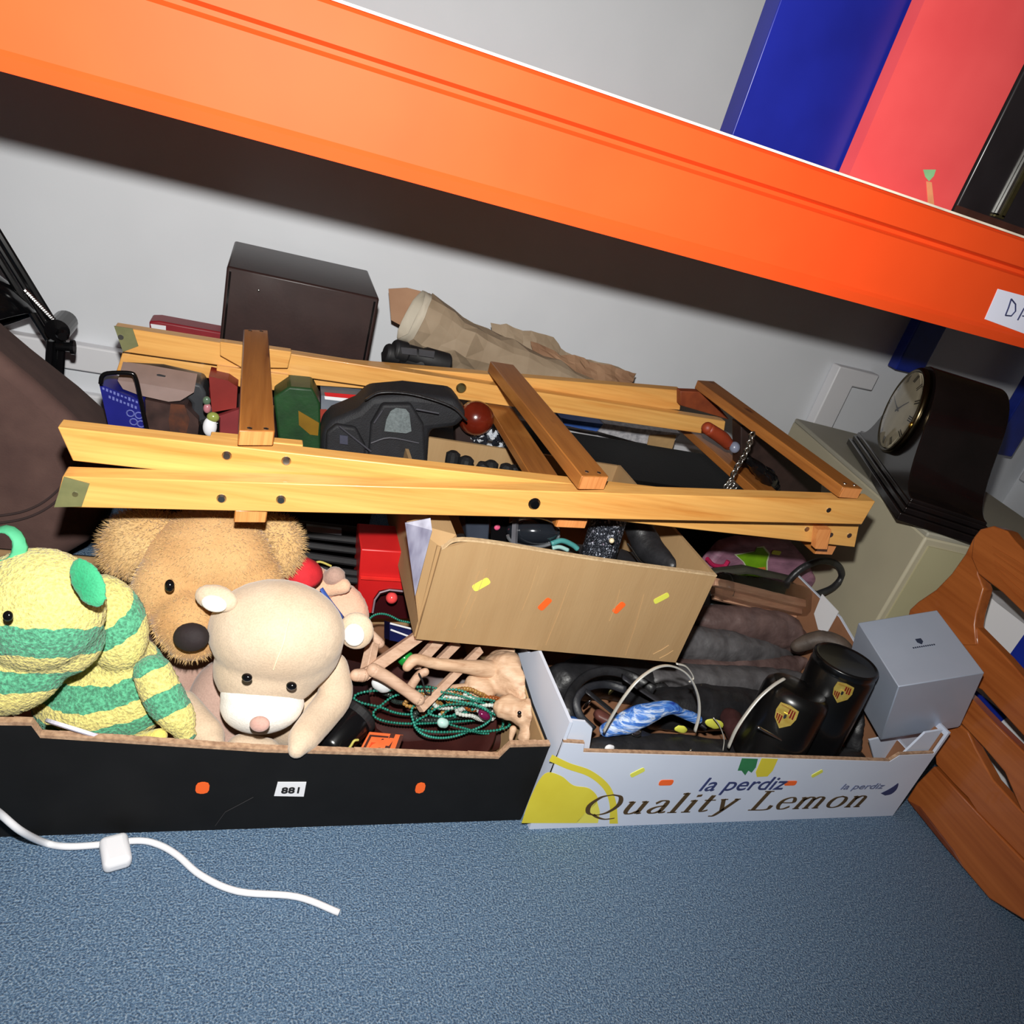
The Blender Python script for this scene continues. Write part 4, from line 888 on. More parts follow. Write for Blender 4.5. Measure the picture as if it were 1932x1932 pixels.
nrm = (A[1] - A[0]).cross(A[3] - A[0]).normalized(); nrm = nrm if nrm.dot(EYE - A[0]) > 0 else -nrm
def inq(u0, v0, u1, v1):
    f = lambda u, v_: A[0].lerp(A[1], u).lerp(A[3].lerp(A[2], u), v_) + nrm * .0003
    return [f(u0, v0), f(u1, v0), f(u1, v1), f(u0, v1)]
M_bk = mat('dark_pack_print', (70, 34, 26), rough=.5)
for q in ((.62, 0, .76, 1), (.06, .16, .60, .24), (.06, .24, .13, .95), (.44, .3, .5, .95), (.9, .05, 1, .95), (.2, .5, .36, .82)):
    part(G().prism(inq(*q), nrm * .0004), 'printed_band', M_bk if q[0] != .2 else mat('deep_orange', (214, 72, 30), rough=.5), ob)
pp_ = thing('navy_notebook', 'navy blue notebook with white lines behind the wooden sticks', 'notebook', Q(755, 1205, .80))
part(G().prism([Q(a, b_, .79) for a, b_ in ((735, 1172), (790, 1186), (790, 1216), (735, 1206))], (0, .03, -.02)), 'cover', mat('navy_cover', (24, 30, 84), (16, 22, 66), 20, .4), pp_)
for q in ((736, 1174, 790, 1188), (737, 1186, 775, 1200)):
    part(G().tube([Q(q[0], q[1], .788), Q(q[2], q[3], .788)], .0012, 5), 'line', M_white, pp_)

# carved wooden horse with its cart shafts
hs = thing('carved_wooden_horse', 'pale carved wooden horse lying on its side over the bead bowl', 'carving', Q(960, 1390, .70))
M_w2 = wood('horse_wood', (214, 182, 152), (164, 124, 94), 0, 1.8, .6, False, 0)
g = G(); limb(g, [(1010, 1215, .76, 44), (975, 1245, .735, 42), (940, 1268, .705, 38)]); limb(g, [(955, 1262, .70, 36), (985, 1300, .675, 33), (1012, 1345, .645, 26)])
E(g, 905, 1296, .685, 32, 24, 24, 20); E(g, 1000, 1215, .755, 50, 40, 40); E(g, 950, 1280, .695, 40, 34, 34, 30); soft(g, 'body', M_w2, hs, None, .0026, 1, (.005, .014))
g = G(); limb(g, [(1008, 1338, .640, 27), (1004, 1368, .625, 24), (992, 1388, .615, 15)]); limb(g, [(958, 1330, .650, 22), (990, 1348, .635, 24)]); E(g, 1002, 1350, .632, 28, 36, 26, -14); E(g, 955, 1336, .645, 26, 20, 22, 20); E(g, 1012, 1380, .618, 18, 20, 18); soft(g, 'head', M_w2, hs, None, .0024, 1, (.004, .010))
g = G(); E(g, 980, 1343, .607, 4, 4, 3); part(g, 'eye', M_eye, hs, smooth=True)
g = G(); limb(g, [(968, 1374, .612, 7), (964, 1392, .606, 4), (966, 1402, .604, 2)]); part(g, 'ear', M_w2, hs, smooth=True)
for q in ([(930, 1262, .70, 20), (880, 1256, .69, 13), (820, 1250, .685, 11), (785, 1242, .68, 11), (768, 1256, .675, 10)], [(930, 1305, .69, 16), (880, 1298, .685, 11), (825, 1302, .68, 9), (795, 1306, .68, 10)]):
    g = G(); limb(g, q); soft(g, 'leg', M_w2, hs, None, .0024, 2, (.0008, .012))
fr = thing('wooden_shafts', 'frame of pale square wooden sticks and turned shafts beside the carved horse', 'carving', Q(760, 1290, .70))
def stick(x0, y0, ya, x1, y1, yb_, w_, name='stick'):
    a = Q(x0, y0, ya); b_ = Q(x1, y1, yb_); d = b_ - a; r = w_ * S(a); return part(G().tube([a, b_], r * 1.2, 4), name, M_paleW, fr, bevel=.0006)
stick(682, 1274, .665, 790, 1198, .72, 13); stick(692, 1262, .675, 703, 1212, .70, 11); stick(783, 1254, .70, 830, 1204, .735, 11); stick(822, 1252, .71, 862, 1212, .74, 9); stick(792, 1336, .645, 905, 1224, .72, 9)
g = G(); limb(g, [(704, 1262, .662, 13), (730, 1276, .66, 12), (765, 1300, .655, 11), (790, 1318, .65, 12)]); part(g, 'turned_shaft', M_paleW, fr, smooth=True)
g = G(); limb(g, [(672, 1272, .66, 12), (684, 1272, .662, 13)]); part(g, 'knob', M_paleW, fr, smooth=True)
g = G(); limb(g, [(772, 1298, .668, 9), (790, 1272, .672, 8), (802, 1266, .672, 8)]); part(g, 'bracket', M_paleW, fr, smooth=True)
g = G(); g.tube(sm([Q(*p) for p in ((790, 1268, .66), (798, 1285, .656), (802, 1302, .652), (812, 1308, .65), (814, 1295, .652))], 5), .001, 5); part(g, 'wire', M_matk, fr)
st_ = thing('pale_wooden_peg', 'short pale wooden peg beside the right ear of the beige teddy', 'peg', Q(712, 1210, .72))
g = G(); limb(g, [(700, 1195, .72, 9), (716, 1212, .715, 10)]); part(g, 'peg', M_paleW, st_, smooth=True)

# ------------------------------------------------------------------ bags, belts and trinkets in the lemon carton
def lim(g, lo=.012):
    for v in g.v:
        v.z = max(v.z, lo)
        if .35 < v.x < 1.0 and v.y < .99: v.x = min(max(v.x, .390), .950); v.y = min(max(v.y, .578), .940)
    return g
def bag(name, label, mt, pts, cat='bag', vox=.0045, amp=.006, sc=30, flat=None, cl=True, group=None):
    g = G(); limb(g, pts)
    if len(pts) > 1:
        for v in g.v:
            q = crumple(v, amp, sc); v.x, v.y, v.z = q
    if cl: lim(g)
    return solo(g, name, mt, label, cat, group, smooth=True, mods=[('remesh', vox), ('smooth', 2), ('disp', amp * .5, .018)])
M_gl = mat('grey_leather', (104, 102, 104), (70, 68, 70), 34, .5, bump=.6, bsc=70, bd=.003)
M_bl = mat('brown_leather', (112, 90, 86), (80, 62, 60), 30, .55, bump=.6, bsc=80, bd=.003)
M_kl = mat('black_leather', (42, 42, 45), (26, 26, 28), 40, .42, bump=.4, bsc=120, bd=.002)
bag('folded_leather_bag', 'dark brown leather bag folded on top of the stack, just under the plastic-wrapped sticks', M_bl, [(1320, 1165, .90, 26), (1410, 1172, .89, 34), (1480, 1190, .88, 36), (1540, 1210, .87, 26)])
bag('folded_leather_bag', 'charcoal grey leather bag, second in the stack right of the brown box', M_gl, [(1290, 1215, .86, 34), (1380, 1222, .86, 36), (1470, 1240, .86, 26), (1500, 1246, .86, 16)])
bag('folded_leather_bag', 'long narrow brown leather bag lying between the two grey ones', M_bl, [(1275, 1262, .83, 22), (1380, 1258, .835, 24), (1500, 1254, .84, 22), (1545, 1250, .84, 14)])
bag('folded_leather_bag', 'charcoal grey leather bag lowest in the stack behind the silver hoop', M_gl, [(1230, 1286, .80, 34), (1350, 1288, .80, 36), (1450, 1290, .80, 34), (1500, 1290, .80, 26)])
bag('black_leather_bag', 'black leather bag filling the back left of the lemon carton', M_kl, [(1062, 1285, .80, 40), (1140, 1275, .82, 52), (1230, 1300, .80, 48)])
bag('black_leather_bag', 'black leather bag across the middle of the lemon carton behind the belts', M_kl, [(1230, 1340, .74, 40), (1320, 1335, .74, 46), (1420, 1345, .75, 46), (1560, 1370, .76, 44)])
bag('black_leather_bag', 'low black leather bag along the front rim of the lemon carton', M_kl, [(1108, 1420, .630, 26), (1180, 1412, .632, 30), (1290, 1418, .635, 34), (1370, 1425, .635, 30), (1560, 1440, .64, 36), (1625, 1440, .645, 30)], amp=.003)
bag('black_leather_bag', 'black leather bag wedged between the right black mug and the silver gift box', M_kl, [(1600, 1290, .72, 30), (1610, 1340, .70, 34), (1622, 1395, .67, 28)])
bag('maroon_purse', 'small dark maroon purse between the silver hoops', mat('maroon_leather', (76, 44, 44), (58, 32, 32), 40, .5, bump=.4), [(1380, 1355, .70, 22), (1400, 1395, .66, 24)], 'purse')
bag('maroon_purse', 'small reddish brown purse at the left of the blue scarf', mat('rust_leather', (110, 66, 58), (84, 46, 42), 40, .5, bump=.4), [(1132, 1346, .69, 14), (1148, 1362, .68, 14)], 'purse', .003)
bag('grey_leather_strap_bag', 'worn grey-brown leather bag end poking up behind the black mugs', mat('worn_leather', (98, 84, 74), (70, 60, 54), 40, .6, bump=.6), [(1505, 1216, .80, 13), (1545, 1204, .79, 17), (1585, 1216, .77, 18), (1606, 1250, .75, 20)], 'bag', .0035, .003)
def strap(name, label, mt, pts, w_=6, flat=.22, ref=None, cat='belt', cl=True):
    P = [Q(*p) for p in pts]; g = G(); g.tube(sm(P, 6), w_ * S(P[0]), 8, flat=flat, ref=ref)
    if cl: lim(g)
    return solo(g, name, mt, label, cat, smooth=True)
M_belt = mat('belt_leather', (40, 42, 48), (28, 29, 34), 60, .5, bump=.3)
vw = FWD
strap('coiled_belt', 'black leather belt coiled at the back left of the lemon carton', M_kl, [(1090, 1372, .665), (1072, 1340, .675), (1078, 1305, .70), (1105, 1275, .73), (1145, 1264, .74), (1190, 1274, .735), (1235, 1300, .71)], 10, .35, FWD)
strap('coiled_belt', 'inner turn of black belt with a brown edge, inside the larger coil', M_belt, [(1120, 1375, .650), (1095, 1350, .660), (1088, 1320, .675), (1108, 1296, .69), (1145, 1290, .70), (1180, 1300, .69)], 8, .35, FWD)
strap('leather_strap', 'dark grey strap crossing under the blue scarf', M_belt, [(1105, 1300, .685), (1160, 1345, .665), (1215, 1395, .645), (1240, 1412, .635)], 13, .2, RIGHT)
strap('leather_strap', 'dark grey strap running from the box down to the right of the hoop', mat('slate_leather', (56, 56, 62), (42, 42, 46), 60, .5), [(1175, 1275, .72), (1230, 1312, .70), (1290, 1345, .68), (1330, 1372, .66)], 15, .2, RIGHT)
strap('leather_strap', 'short navy strap by the scarf end', mat('navy_leather', (36, 42, 58), (28, 32, 44), 60, .5), [(1200, 1378, .645), (1250, 1398, .635), (1300, 1404, .63)], 12, .25, RIGHT)
strap('blue_belt', 'blue strap at the left wall of the lemon carton', mat('mid_blue', (40, 84, 150), rough=.6), [(1062, 1358, .655), (1082, 1354, .66), (1100, 1362, .655)], 7, .4)
M_scarf = N('blue_scarf'); kk = M_scarf
kk.l(kk.ramp(kk.noise(22, 4, kk.mapv((1, 3, 6)), .6, 1.2), [(.3, lin((24, 60, 160))), (.5, lin((70, 126, 206))), (.62, lin((206, 220, 240))), (.72, lin((44, 96, 190)))]), kk.b.inputs['Base Color']); kk.b.inputs['Roughness'].default_value = .6; kk.bump(kk.noise(60, 2, kk.mapv((1, 3, 6))), .6, .004)
bag('blue_scarf', 'twisted blue and white scarf lying through the silver hoop', kk.m, [(1144, 1376, .640, 14), (1178, 1362, .640, 22), (1215, 1348, .642, 22), (1262, 1334, .648, 14), (1284, 1342, .650, 10), (1314, 1354, .650, 11)], 'scarf', .003, .002)
M_band = mat('silver_band', (214, 212, 204), (196, 194, 186), 30, .3, .35)
def hoop(label, pts, w_, th=.5, nm='hair_band'):
    P = sm([Q(*p) for p in pts], 7); return solo(G().tube(P, w_ * S(P[0]), 8, flat=th), nm, M_band, label, 'hair band', smooth=True)
hoop('large silver alice band arching over the blue scarf', [(1139, 1378, .610), (1154, 1350, .612), (1178, 1312, .615), (1205, 1280, .620), (1238, 1258, .627), (1268, 1255, .632), (1298, 1272, .632), (1316, 1308, .628), (1319, 1345, .622), (1311, 1378, .616)], 4.2)
hoop('second silver alice band nested against the right side of the large one', [(1276, 1250, .640), (1295, 1256, .640), (1308, 1276, .638), (1300, 1285, .634)], 3)
hoop('silver alice band standing left of the black crested mugs', [(1374, 1408, .606), (1388, 1376, .610), (1408, 1345, .616), (1432, 1315, .622), (1458, 1292, .626), (1480, 1278, .630)], 4.2)
hoop('thin grey wire band between the two large silver ones', [(1346, 1352, .64), (1358, 1368, .635), (1366, 1392, .63), (1364, 1414, .625)], 2)
for (px, py, y, mt, lb_, r) in ((1285, 1374, .645, M_yel, 'crumpled pale yellow tag below the blue scarf end', (.012, .002, .006)), (1348, 1364, .655, M_yel, 'crumpled yellow tag right of the large silver hoop', (.018, .002, .008)), (1150, 1410, .612, M_white, 'small white button badge at the front left of the lemon carton', (.007, .003, .006)), (1201, 1381, .630, M_chrome, 'chrome buckle on the belts under the scarf', (.008, .004, .006)), (1574, 1404, .620, M_chrome, 'chrome buckle at the foot of the right black mug', (.009, .004, .008)), (1300, 1417, .600, M_chrome, 'tiny chrome hook at the front rim of the lemon carton', (.0025, .002, .006)), (1107, 1328, .70, M_chrome, 'chrome clasp inside the coiled belt', (.003, .002, .010)), (1153, 1302, .70, M_brass, 'brass buckle pin beside the coiled belt', (.003, .002, .007))):
    g = G(); g.ell(Q(px, py, y), r, Matrix.Rotation(.3, 3, 'Y'), 12, 8); g.v = [crumple(v, .001, 200) for v in g.v]
    solo(g, 'tag' if mt is M_yel else 'buckle', mt, lb_, 'tag' if mt is M_yel else 'buckle', smooth=True)
M_mug = mat('black_ceramic', (12, 12, 13), (9, 9, 10), 10, .3, coat=.15)
M_gold = mat('gold_enamel', (232, 206, 110), (206, 172, 76), 120, .3, .6); M_crim = mat('crimson_enamel', (120, 24, 20), (90, 14, 14), 40, .3)
def crest(c, n_, upv, w_, par):
    n_ = n_.normalized(); u_ = (upv - n_ * upv.dot(n_)).normalized(); r_ = u_.cross(n_).normalized(); w2 = w_ / 2
    f = lambda x, y, h: c + r_ * x * w2 + u_ * y * w2 + n_ * h
    out = [(-.9, 1.15), (0, 1.3), (.9, 1.15), (1.0, .3), (.8, -.5), (0, -1.3), (-.8, -.5), (-1.0, .3)]
    base = part(G().prism([f(x, y, .0006) for x, y in out], n_ * .0012), 'crest_badge', M_gold, par, 'gold and crimson enamelled shield badge')
    for q in (((-.8, .05), (-.1, .05), (-.1, -.95), (-.68, -.45)), ((.1, .98), (.78, .92), (.85, .12), (.1, .12))):
        g = G()
        x0, x1 = q[0][0], q[1][0]
        for k_ in range(3):
            a0, a1 = k_ / 3, k_ / 3 + .2
            P = [V((q[0][0], q[0][1], 0)).lerp(V((q[1][0], q[1][1], 0)), a) for a in (a0, a1)] + [V((q[3][0], q[3][1], 0)).lerp(V((q[2][0], q[2][1], 0)), a) for a in (a1, a0)]
            g.prism([f(p.x, p.y, .0019) for p in P], n_ * .0004)
        part(g, 'crimson_stripes', M_crim, base)
    part(G().prism([f(x, y, .0019) for x, y in ((-.26, .42), (.26, .42), (.28, .1), (0, -.36), (-.28, .1))], n_ * .0007), 'inner_shield', M_gold, base)
    part(G().prism([f(x, y, .0027) for x, y in ((-.12, .3), (.1, .3), (.14, .0), (0, -.2), (-.12, -.05))], n_ * .0004), 'horse_mark', M_ink, base)
    part(G().prism([f(x, y, .0019) for x, y in ((-.72, 1.08), (.72, 1.08), (.72, .9), (-.72, .9))], n_ * .0003), 'letter_bar', mat('dark_gold', (150, 118, 50), rough=.4), base)
def mug(label, t0, y0, t1, y1, rp, cx_, cy_, w_, rings=True):
    a = Q(*t0, y0); b_ = Q(*t1, y1); d = (b_ - a).normalized(); L_ = (b_ - a).length; r = rp * S(a)
    o = thing('black_mug', label, 'mug', b_)
    prof = [(r * .88, 0.002), (r * .94, 0), (r, .002), (r, .008), (r * .975, .010), (r * .975, .014), (r, .016), (r * .99, L_ * .5), (r * .95, L_ * .92), (r * .86, L_)] if rings else [(r * .3, -.004), (r * .8, -.001), (r * .96, .006), (r, .014), (r, L_)]
    part(G().lathe(a, d, prof, 40, cap=True), 'body', M_mug, o, smooth=False, bevel=.0006)
    # badge faces the viewer side of the wall
    rr = ray(cx_, cy_); A = a; best = None
    w0 = EYE - a; D = rr.normalized(); dd = D - d * D.dot(d); ww = w0 - d * w0.dot(d)
    qa = dd.dot(dd); qb = 2 * dd.dot(ww); qc = ww.dot(ww) - r * r; disc = max(0, qb * qb - 4 * qa * qc); t = (-qb - math.sqrt(disc)) / (2 * qa); c = EYE + D * t
    n_ = (c - a) - d * (c - a).dot(d); crest(c, n_, -d, w_, o)
    return o
mug('upright black mug with gold crest nearest the silver gift box', (1598, 1242), .640, (1515, 1415), .628, 60, 1588, 1305, .024)
mug('black domed container with the larger gold crest, left of the black mug', (1508, 1296), .628, (1440, 1430), .610, 62, 1481, 1350, .027, False)
strap('grey_rod', 'thin grey metal rod below the larger crest', M_steel, [(1430, 1370, .585), (1455, 1384, .585), (1482, 1398, .585)], 3, 1, None, 'rod')

# right-hand pile behind the box
wd = thing('wrapped_wood_sticks', 'pinkish-brown wooden sticks in clear plastic, right of the brown box', 'wood', Q(1440, 1130, .93))
M_stk = wood('wrapped_wood', (206, 160, 130), (172, 122, 96), 0, 2, .5, False, .2)
for (x0, y0, x1, y1, r) in ((1345, 1096, 1525, 1140, 9), (1345, 1112, 1520, 1152, 8), (1345, 1124, 1500, 1160, 6)):
    a = Q(x0, y0, .90); b_ = Q(x1, y1, .90); part(G().tube([a, b_], r * S(a) * 1.15, 4), 'stick', M_stk, wd, bevel=.001)
g = G(); limb(g, [(1360, 1104, .905, 26), (1450, 1118, .905, 30), (1520, 1134, .905, 30), (1530, 1140, .905, 16)]); g.v = [crumple(v, .005, 60) for v in g.v]
k = N('clear_plastic'); k.b.inputs['Transmission Weight'].default_value = 1; k.b.inputs['Roughness'].default_value = .12; k.b.inputs['IOR'].default_value = 1.08; k.b.inputs['Base Color'].default_value = (.9, .92, .92, 1); k.bump(k.noise(60), .5, .003)
part(g, 'plastic_wrap', k.m, wd, 'clear plastic wrapping', smooth=True)
pk = thing('pink_bag', 'mauve pink patterned bag with a green patch, under the trestle end', 'bag', Q(1440, 1100, 1.0))
M_pk = mat('mauve_fabric', (168, 120, 142), (112, 78, 96), 26, .6, bump=.5, bsc=50, bd=.003, stretch=(1, 1, 3))
g = G().prism([Q(a, b_, .99) for a, b_ in ((1333, 1066), (1366, 1030), (1400, 1020), (1500, 1028), (1524, 1056), (1545, 1094), (1520, 1130), (1420, 1150), (1340, 1120))], (0, .03, .0)); part(g, 'body', M_pk, pk, bevel=.010, seg=4)
part(G().tube(sm([Q(a, b_, .982) for a, b_ in ((1334, 1052), (1346, 1064), (1366, 1066), (1374, 1056))], 4), .004, 8), 'piping', mat('cerise', (186, 34, 84), rough=.5), pk, 'cerise piping')
fg = [(1390, 1046), (1424, 1040), (1428, 1033), (1440, 1032), (1450, 1044), (1446, 1058), (1446, 1082), (1430, 1084), (1414, 1076), (1404, 1058)]
part(G().prism([Q(a * 1.0 + (a - 1424) * .12, b_ + (b_ - 1058) * .12, .9885) for a, b_ in fg], (0, .0012, 0)), 'patch_border', mat('pale_border', (206, 214, 180), rough=.6), pk)
part(G().prism([Q(a, b_, .9870) for a, b_ in fg], (0, .0012, 0)), 'green_patch', mat('leaf_green', (120, 170, 20), (96, 146, 12), 40, .6), pk, 'leaf green patch')
part(G().prism([Q(a, b_, .9862) for a, b_ in ((1430, 1070), (1444, 1068), (1446, 1082), (1432, 1083))], (0, .001, 0)), 'orange_patch', mat('soft_orange', (222, 124, 60), rough=.6), pk)
sticker(1465, 1041, .9885, .020, .0085, -2, M_yel, pk, 'yellow sticker')
g = G(); P = sm([Q(*p) for p in ((1478, 1108, .93), (1496, 1084, .93), (1520, 1066, .93), (1552, 1056, .93), (1580, 1064, .93), (1588, 1086, .93), (1572, 1106, .925), (1545, 1118, .92), (1520, 1128, .915))], 6)
solo(g.tube(P, 6.5 * S(P[0]), 10), 'bag_handle', M_kl, 'black padded bag handle looping up beside the cream cabinet', 'handle', smooth=True)
g = G().prism([Q(a, b_, x=.956) for a, b_ in ((1552, 1119), (1583, 1152), (1562, 1190), (1545, 1186), (1537, 1156))], (-.0015, 0, .0))
solo(g, 'white_tag', M_white, 'large white paper tag standing in the back right corner of the lemon carton', 'tag')
g = G().prism([Q(a, b_, .952) for a, b_ in ((1340, 1080), (1410, 1072), (1500, 1092), (1530, 1110), (1530, 1160), (1340, 1140))], (0, .02, 0))
solo(g, 'olive_pouch', mat('olive_cloth', (66, 64, 52), (44, 44, 38), 30, .7, bump=.4), 'dull olive grey pouch behind the plastic-wrapped sticks', 'pouch', bevel=.006)

# ------------------------------------------------------------------ inside the brown cardboard box
def cardin(g):
    for v in g.v: v.y = min(max(v.y, .712), 1.025); v.z = max(v.z, .19)
    return g
g = G(); limb(g, [(880, 1060, .80, 60), (1000, 1075, .80, 60), (1150, 1085, .80, 60), (1220, 1090, .80, 50)]); cardin(g)
for v in g.v: v.z = min(v.z, .262); v.x = min(max(v.x, .215), .545)
solo(g, 'black_cloth_bag', M_blkcloth, 'black nylon bag filling the bottom of the brown cardboard box', 'bag', smooth=True, mods=[('remesh', .006), ('smooth', 3), ('disp', .008, .03)])
def blk(px, y, t, name, label, cat, mt, **k):
    return solo(G().prism([Q(a, b_, y) for a, b_ in px], (0, t, 0)), name, mt, label, cat, **k)
blk([(878, 962), (925, 968), (922, 1022), (880, 1016)], .775, .05, 'adaptor', 'dark slate square adaptor at the left inside the brown box', 'adaptor', mat('slate_plastic', (52, 58, 70), (40, 46, 58), 30, .45), bevel=.002)
blk([(928, 960), (962, 964), (960, 1030), (926, 1024)], .79, .04, 'black_box', 'small black box with a pink dot beside the slate adaptor', 'box', M_gloss, bevel=.002)
solo(G().ell(Q(938, 993, .786), (.004, .002, .004)), 'pink_button', mat('pink_plastic', (220, 90, 130), rough=.4), 'small pink button on the black box in the brown carton', 'button', smooth=True)
g = G(); E(g, 1006, 1000, .775, 52, 27, 40, 3); hp = thing('headphones', 'oval glossy black and silver headphones in the brown box', 'headphones', Q(1006, 1020, .78))
part(g, 'ear_shell', mat('gloss_graphite', (40, 44, 52), (30, 34, 40), 20, .15, .3, coat=.5), hp, smooth=True)
part(G().tube([Q(1006 + 48 * math.cos(t), 1008 + 22 * math.sin(t), .757) for t in [i * math.pi / 14 for i in range(0, 15)]], .0022, 8), 'silver_trim', mat('silver_plastic', (186, 190, 196), rough=.2, metal=.8), hp, 'silver trim')
g = G().tube(sm([Q(*p) for p in ((975, 958, .78), (972, 990, .765), (970, 1030, .75))], 4), .004, 4); solo(g, 'plastic_strip', mat('smoke_plastic', (90, 90, 96), rough=.3), 'grey translucent strip in front of the headphones', 'strip')
for i, (q, lb_) in enumerate((([(1040, 1024, .75), (1060, 1018, .752), (1080, 1026, .752), (1090, 1034, .75)], 'teal cable loop beside the headphones'), ([(1042, 1032, .745), (1056, 1030, .746), (1072, 1036, .745)], 'pale teal cable end lying in front of the teal loop'))):
    solo(G().tube(sm([Q(*p) for p in q], 6), .0035 - .0008 * i, 8), 'teal_cable', mat('teal_rubber' if i == 0 else 'pale_teal', (70, 140, 138) if i == 0 else (150, 190, 186), rough=.4), lb_, 'cable', smooth=True)
k = N('glitter'); vo = k.n('TexVoronoi', i_Scale=420.0); k.l(k.tc.outputs['Object'], vo.inputs['Vector'])
k.l(k.ramp(vo.outputs['Color'], [(.0, lin((26, 28, 34))), (.72, lin((52, 56, 66))), (.84, lin((170, 176, 190))), (.95, lin((120, 90, 110)))]), k.b.inputs['Base Color']); k.b.inputs['Metallic'].default_value = .5; k.b.inputs['Roughness'].default_value = .35; k.bump(vo.outputs['Distance'], .8, .002)
a = Q(1152, 968, .80); b_ = Q(1124, 1062, .765); solo(G().lathe(a, b_ - a, [(.020, 0), (.0235, .004), (.0235, (b_ - a).length), (.018, (b_ - a).length + .003)], 28), 'glitter_tube', k.m, 'dark glittery tube standing in the brown box', 'tube')
solo(G().ell(Q(1154, 1018, .742), .0035), 'pearl_bead', mat('pearl', (230, 214, 180), rough=.2), 'single pearl bead stuck on the glittery tube', 'bead', smooth=True)
g = G(); limb(g, [(1200, 985, .82, 26), (1225, 1030, .79, 30), (1270, 1066, .74, 20)]); cardin(g)
for v in g.v: v.x = min(v.x, .55)
solo(g, 'black_shoe', M_kl, 'black leather shoe leaning in the right end of the brown box', 'shoe', smooth=True, mods=[('remesh', .004), ('smooth', 2)])
solo(G().tube(sm([Q(*p) for p in ((1184, 1024, .75), (1192, 1034, .748), (1204, 1052, .744), (1216, 1066, .742))], 4), .0012, 6), 'silver_chain', M_steel, 'fine silver chain over the black shoe', 'chain')
for i, (px, py, y) in enumerate(((858, 858, .98), (880, 868, .97), (905, 872, .97), (930, 876, .965), (955, 880, .96), (978, 884, .96))):
    c = Q(px, py, y); g = G(); g.lathe(c - V((0, 0, .03)), (random.uniform(-.3, .3), random.uniform(-.3, .1), 1), [(.004, 0), (.009, .004), (.011, .020), (.011, .032), (.006, .036)], 12)
    solo(g, 'black_plug', M_matk, ['tallest black plug at the left of the row in the brown box', 'black plug second from the left in the row in the brown box', 'black plug third from the left in the row in the brown box', 'black plug fourth from the left in the row in the brown box', 'black plug fifth from the left in the row in the brown box', 'black plug at the right end of the row in the brown box'][i], 'plug', 'black plugs in the brown box')

# ------------------------------------------------------------------ the pile behind, between the rails of the trestle
crate = solo(G().bb((-.13, .975, 0), (.19, 1.185, .19)), 'black_crate', M_black, 'black crate on the floor behind the front cartons, under the camera bag', 'crate', bevel=.004)
g = G().bb((.40, 1.06, 0), (1.0, 1.27, .262)); kc = thing('long_black_case', 'long black instrument case on the floor behind the brown box', 'case', (.7, 1.16, 0))
part(g, 'body', mat('black_vinyl', (11, 11, 12), (8, 8, 9), 50, .6, bump=.3, bsc=300, spec=.25), kc, bevel=.012, seg=3)
part(G().bb((.40, 1.058, .19), (1.0, 1.060, .196)), 'seam_strip', M_gloss, kc)
part(G().tube(sm([V((.62, 1.052, .15)), V((.64, 1.035, .14)), V((.74, 1.035, .14)), V((.76, 1.052, .15))], 5), .006, 8), 'handle', M_gloss, kc, smooth=True)
def slab(name, label, cat, px, y, t, mt, drop=0, **k):
    P = [Q(a, b_, y) for a, b_ in px]; return solo(G().prism(P, (0, t, 0)), name, mt, label, cat, **k)
# blue boxed game, brown box, ornaments
bx = thing('blue_printed_box', 'royal blue printed box left of the brown picture box, between the rails', 'box', Q(240, 840, 1.04))
P = [Q(a, b_, 1.02) for a, b_ in ((187, 722), (271, 756), (272, 880), (222, 880))]; part(G().prism(P, (0, .05, .0)), 'body', mat('ultramarine_card', (30, 34, 130), (22, 26, 110), 16, .4), bx)
M_lil = mat('lilac_print', (110, 118, 190), rough=.5)
random.seed(3)
for r_ in range(2):
    g = G()
    for i in range(11 - r_ * 3):
        a = 193 + i * 7 + r_ * 12; b_ = 729 + (a - 187) * .40 + r_ * 11; h_ = 2.2 + 2 * random.random()
        g.prism([Q(x, y_, 1.0195) for x, y_ in ((a, b_ - h_), (a + 4, b_ - h_ + 1.6), (a + 4, b_ + h_), (a, b_ + h_ - 1.6))], (0, .0006, 0))
    part(g, 'print_line', M_lil, bx, kind='stuff')
for (px, py) in ((246, 778), (262, 782), (252, 794), (266, 798)):
    c = Q(px, py, 1.019); part(G().tube([c + V((math.cos(t) * .0045, 0, math.sin(t) * .0045)) for t in [i * math.pi / 5 for i in range(10)]], .0009, 4, True), 'print_ring', M_lil, bx)
solo(G().tube(sm([Q(*p) for p in ((190, 722, 1.0), (193, 708, 1.0), (206, 702, 1.0), (246, 702, 1.0), (256, 712, 1.0), (264, 745, 1.0), (270, 775, 1.0), (278, 812, 1.0))], 5), .0028, 8), 'wire_handle', M_gloss, 'black wire handle arching over the blue printed box', 'handle', smooth=True)
pb2 = thing('brown_picture_box', 'brown box with a dark picture and pale lid, between the rails at left', 'box', Q(330, 860, 1.04))
part(G().prism([Q(a, b_, 1.03) for a, b_ in ((274, 752), (352, 768), (374, 790), (382, 880), (280, 880))], (0, .05, 0)), 'body', mat('dark_cocoa_print', (74, 54, 50), (40, 30, 30), 36, .4), pb2)
part(G().prism([Q(a, b_, 1.028) for a, b_ in ((222, 716), (272, 722), (366, 738), (340, 754), (318, 756), (264, 744), (232, 732))], (0, .035, .014)), 'lid', mat('dusty_pink_lid', (150, 128, 122), (132, 112, 106), 22, .5), pb2, 'dusty pinkish lid')
part(G().prism([Q(a, b_, 1.0285) for a, b_ in ((322, 760), (348, 762), (358, 790), (350, 822), (322, 822), (318, 790))], (0, .001, 0)), 'picture', mat('rust_picture', (96, 52, 32), (48, 34, 32), 60, .5), pb2)
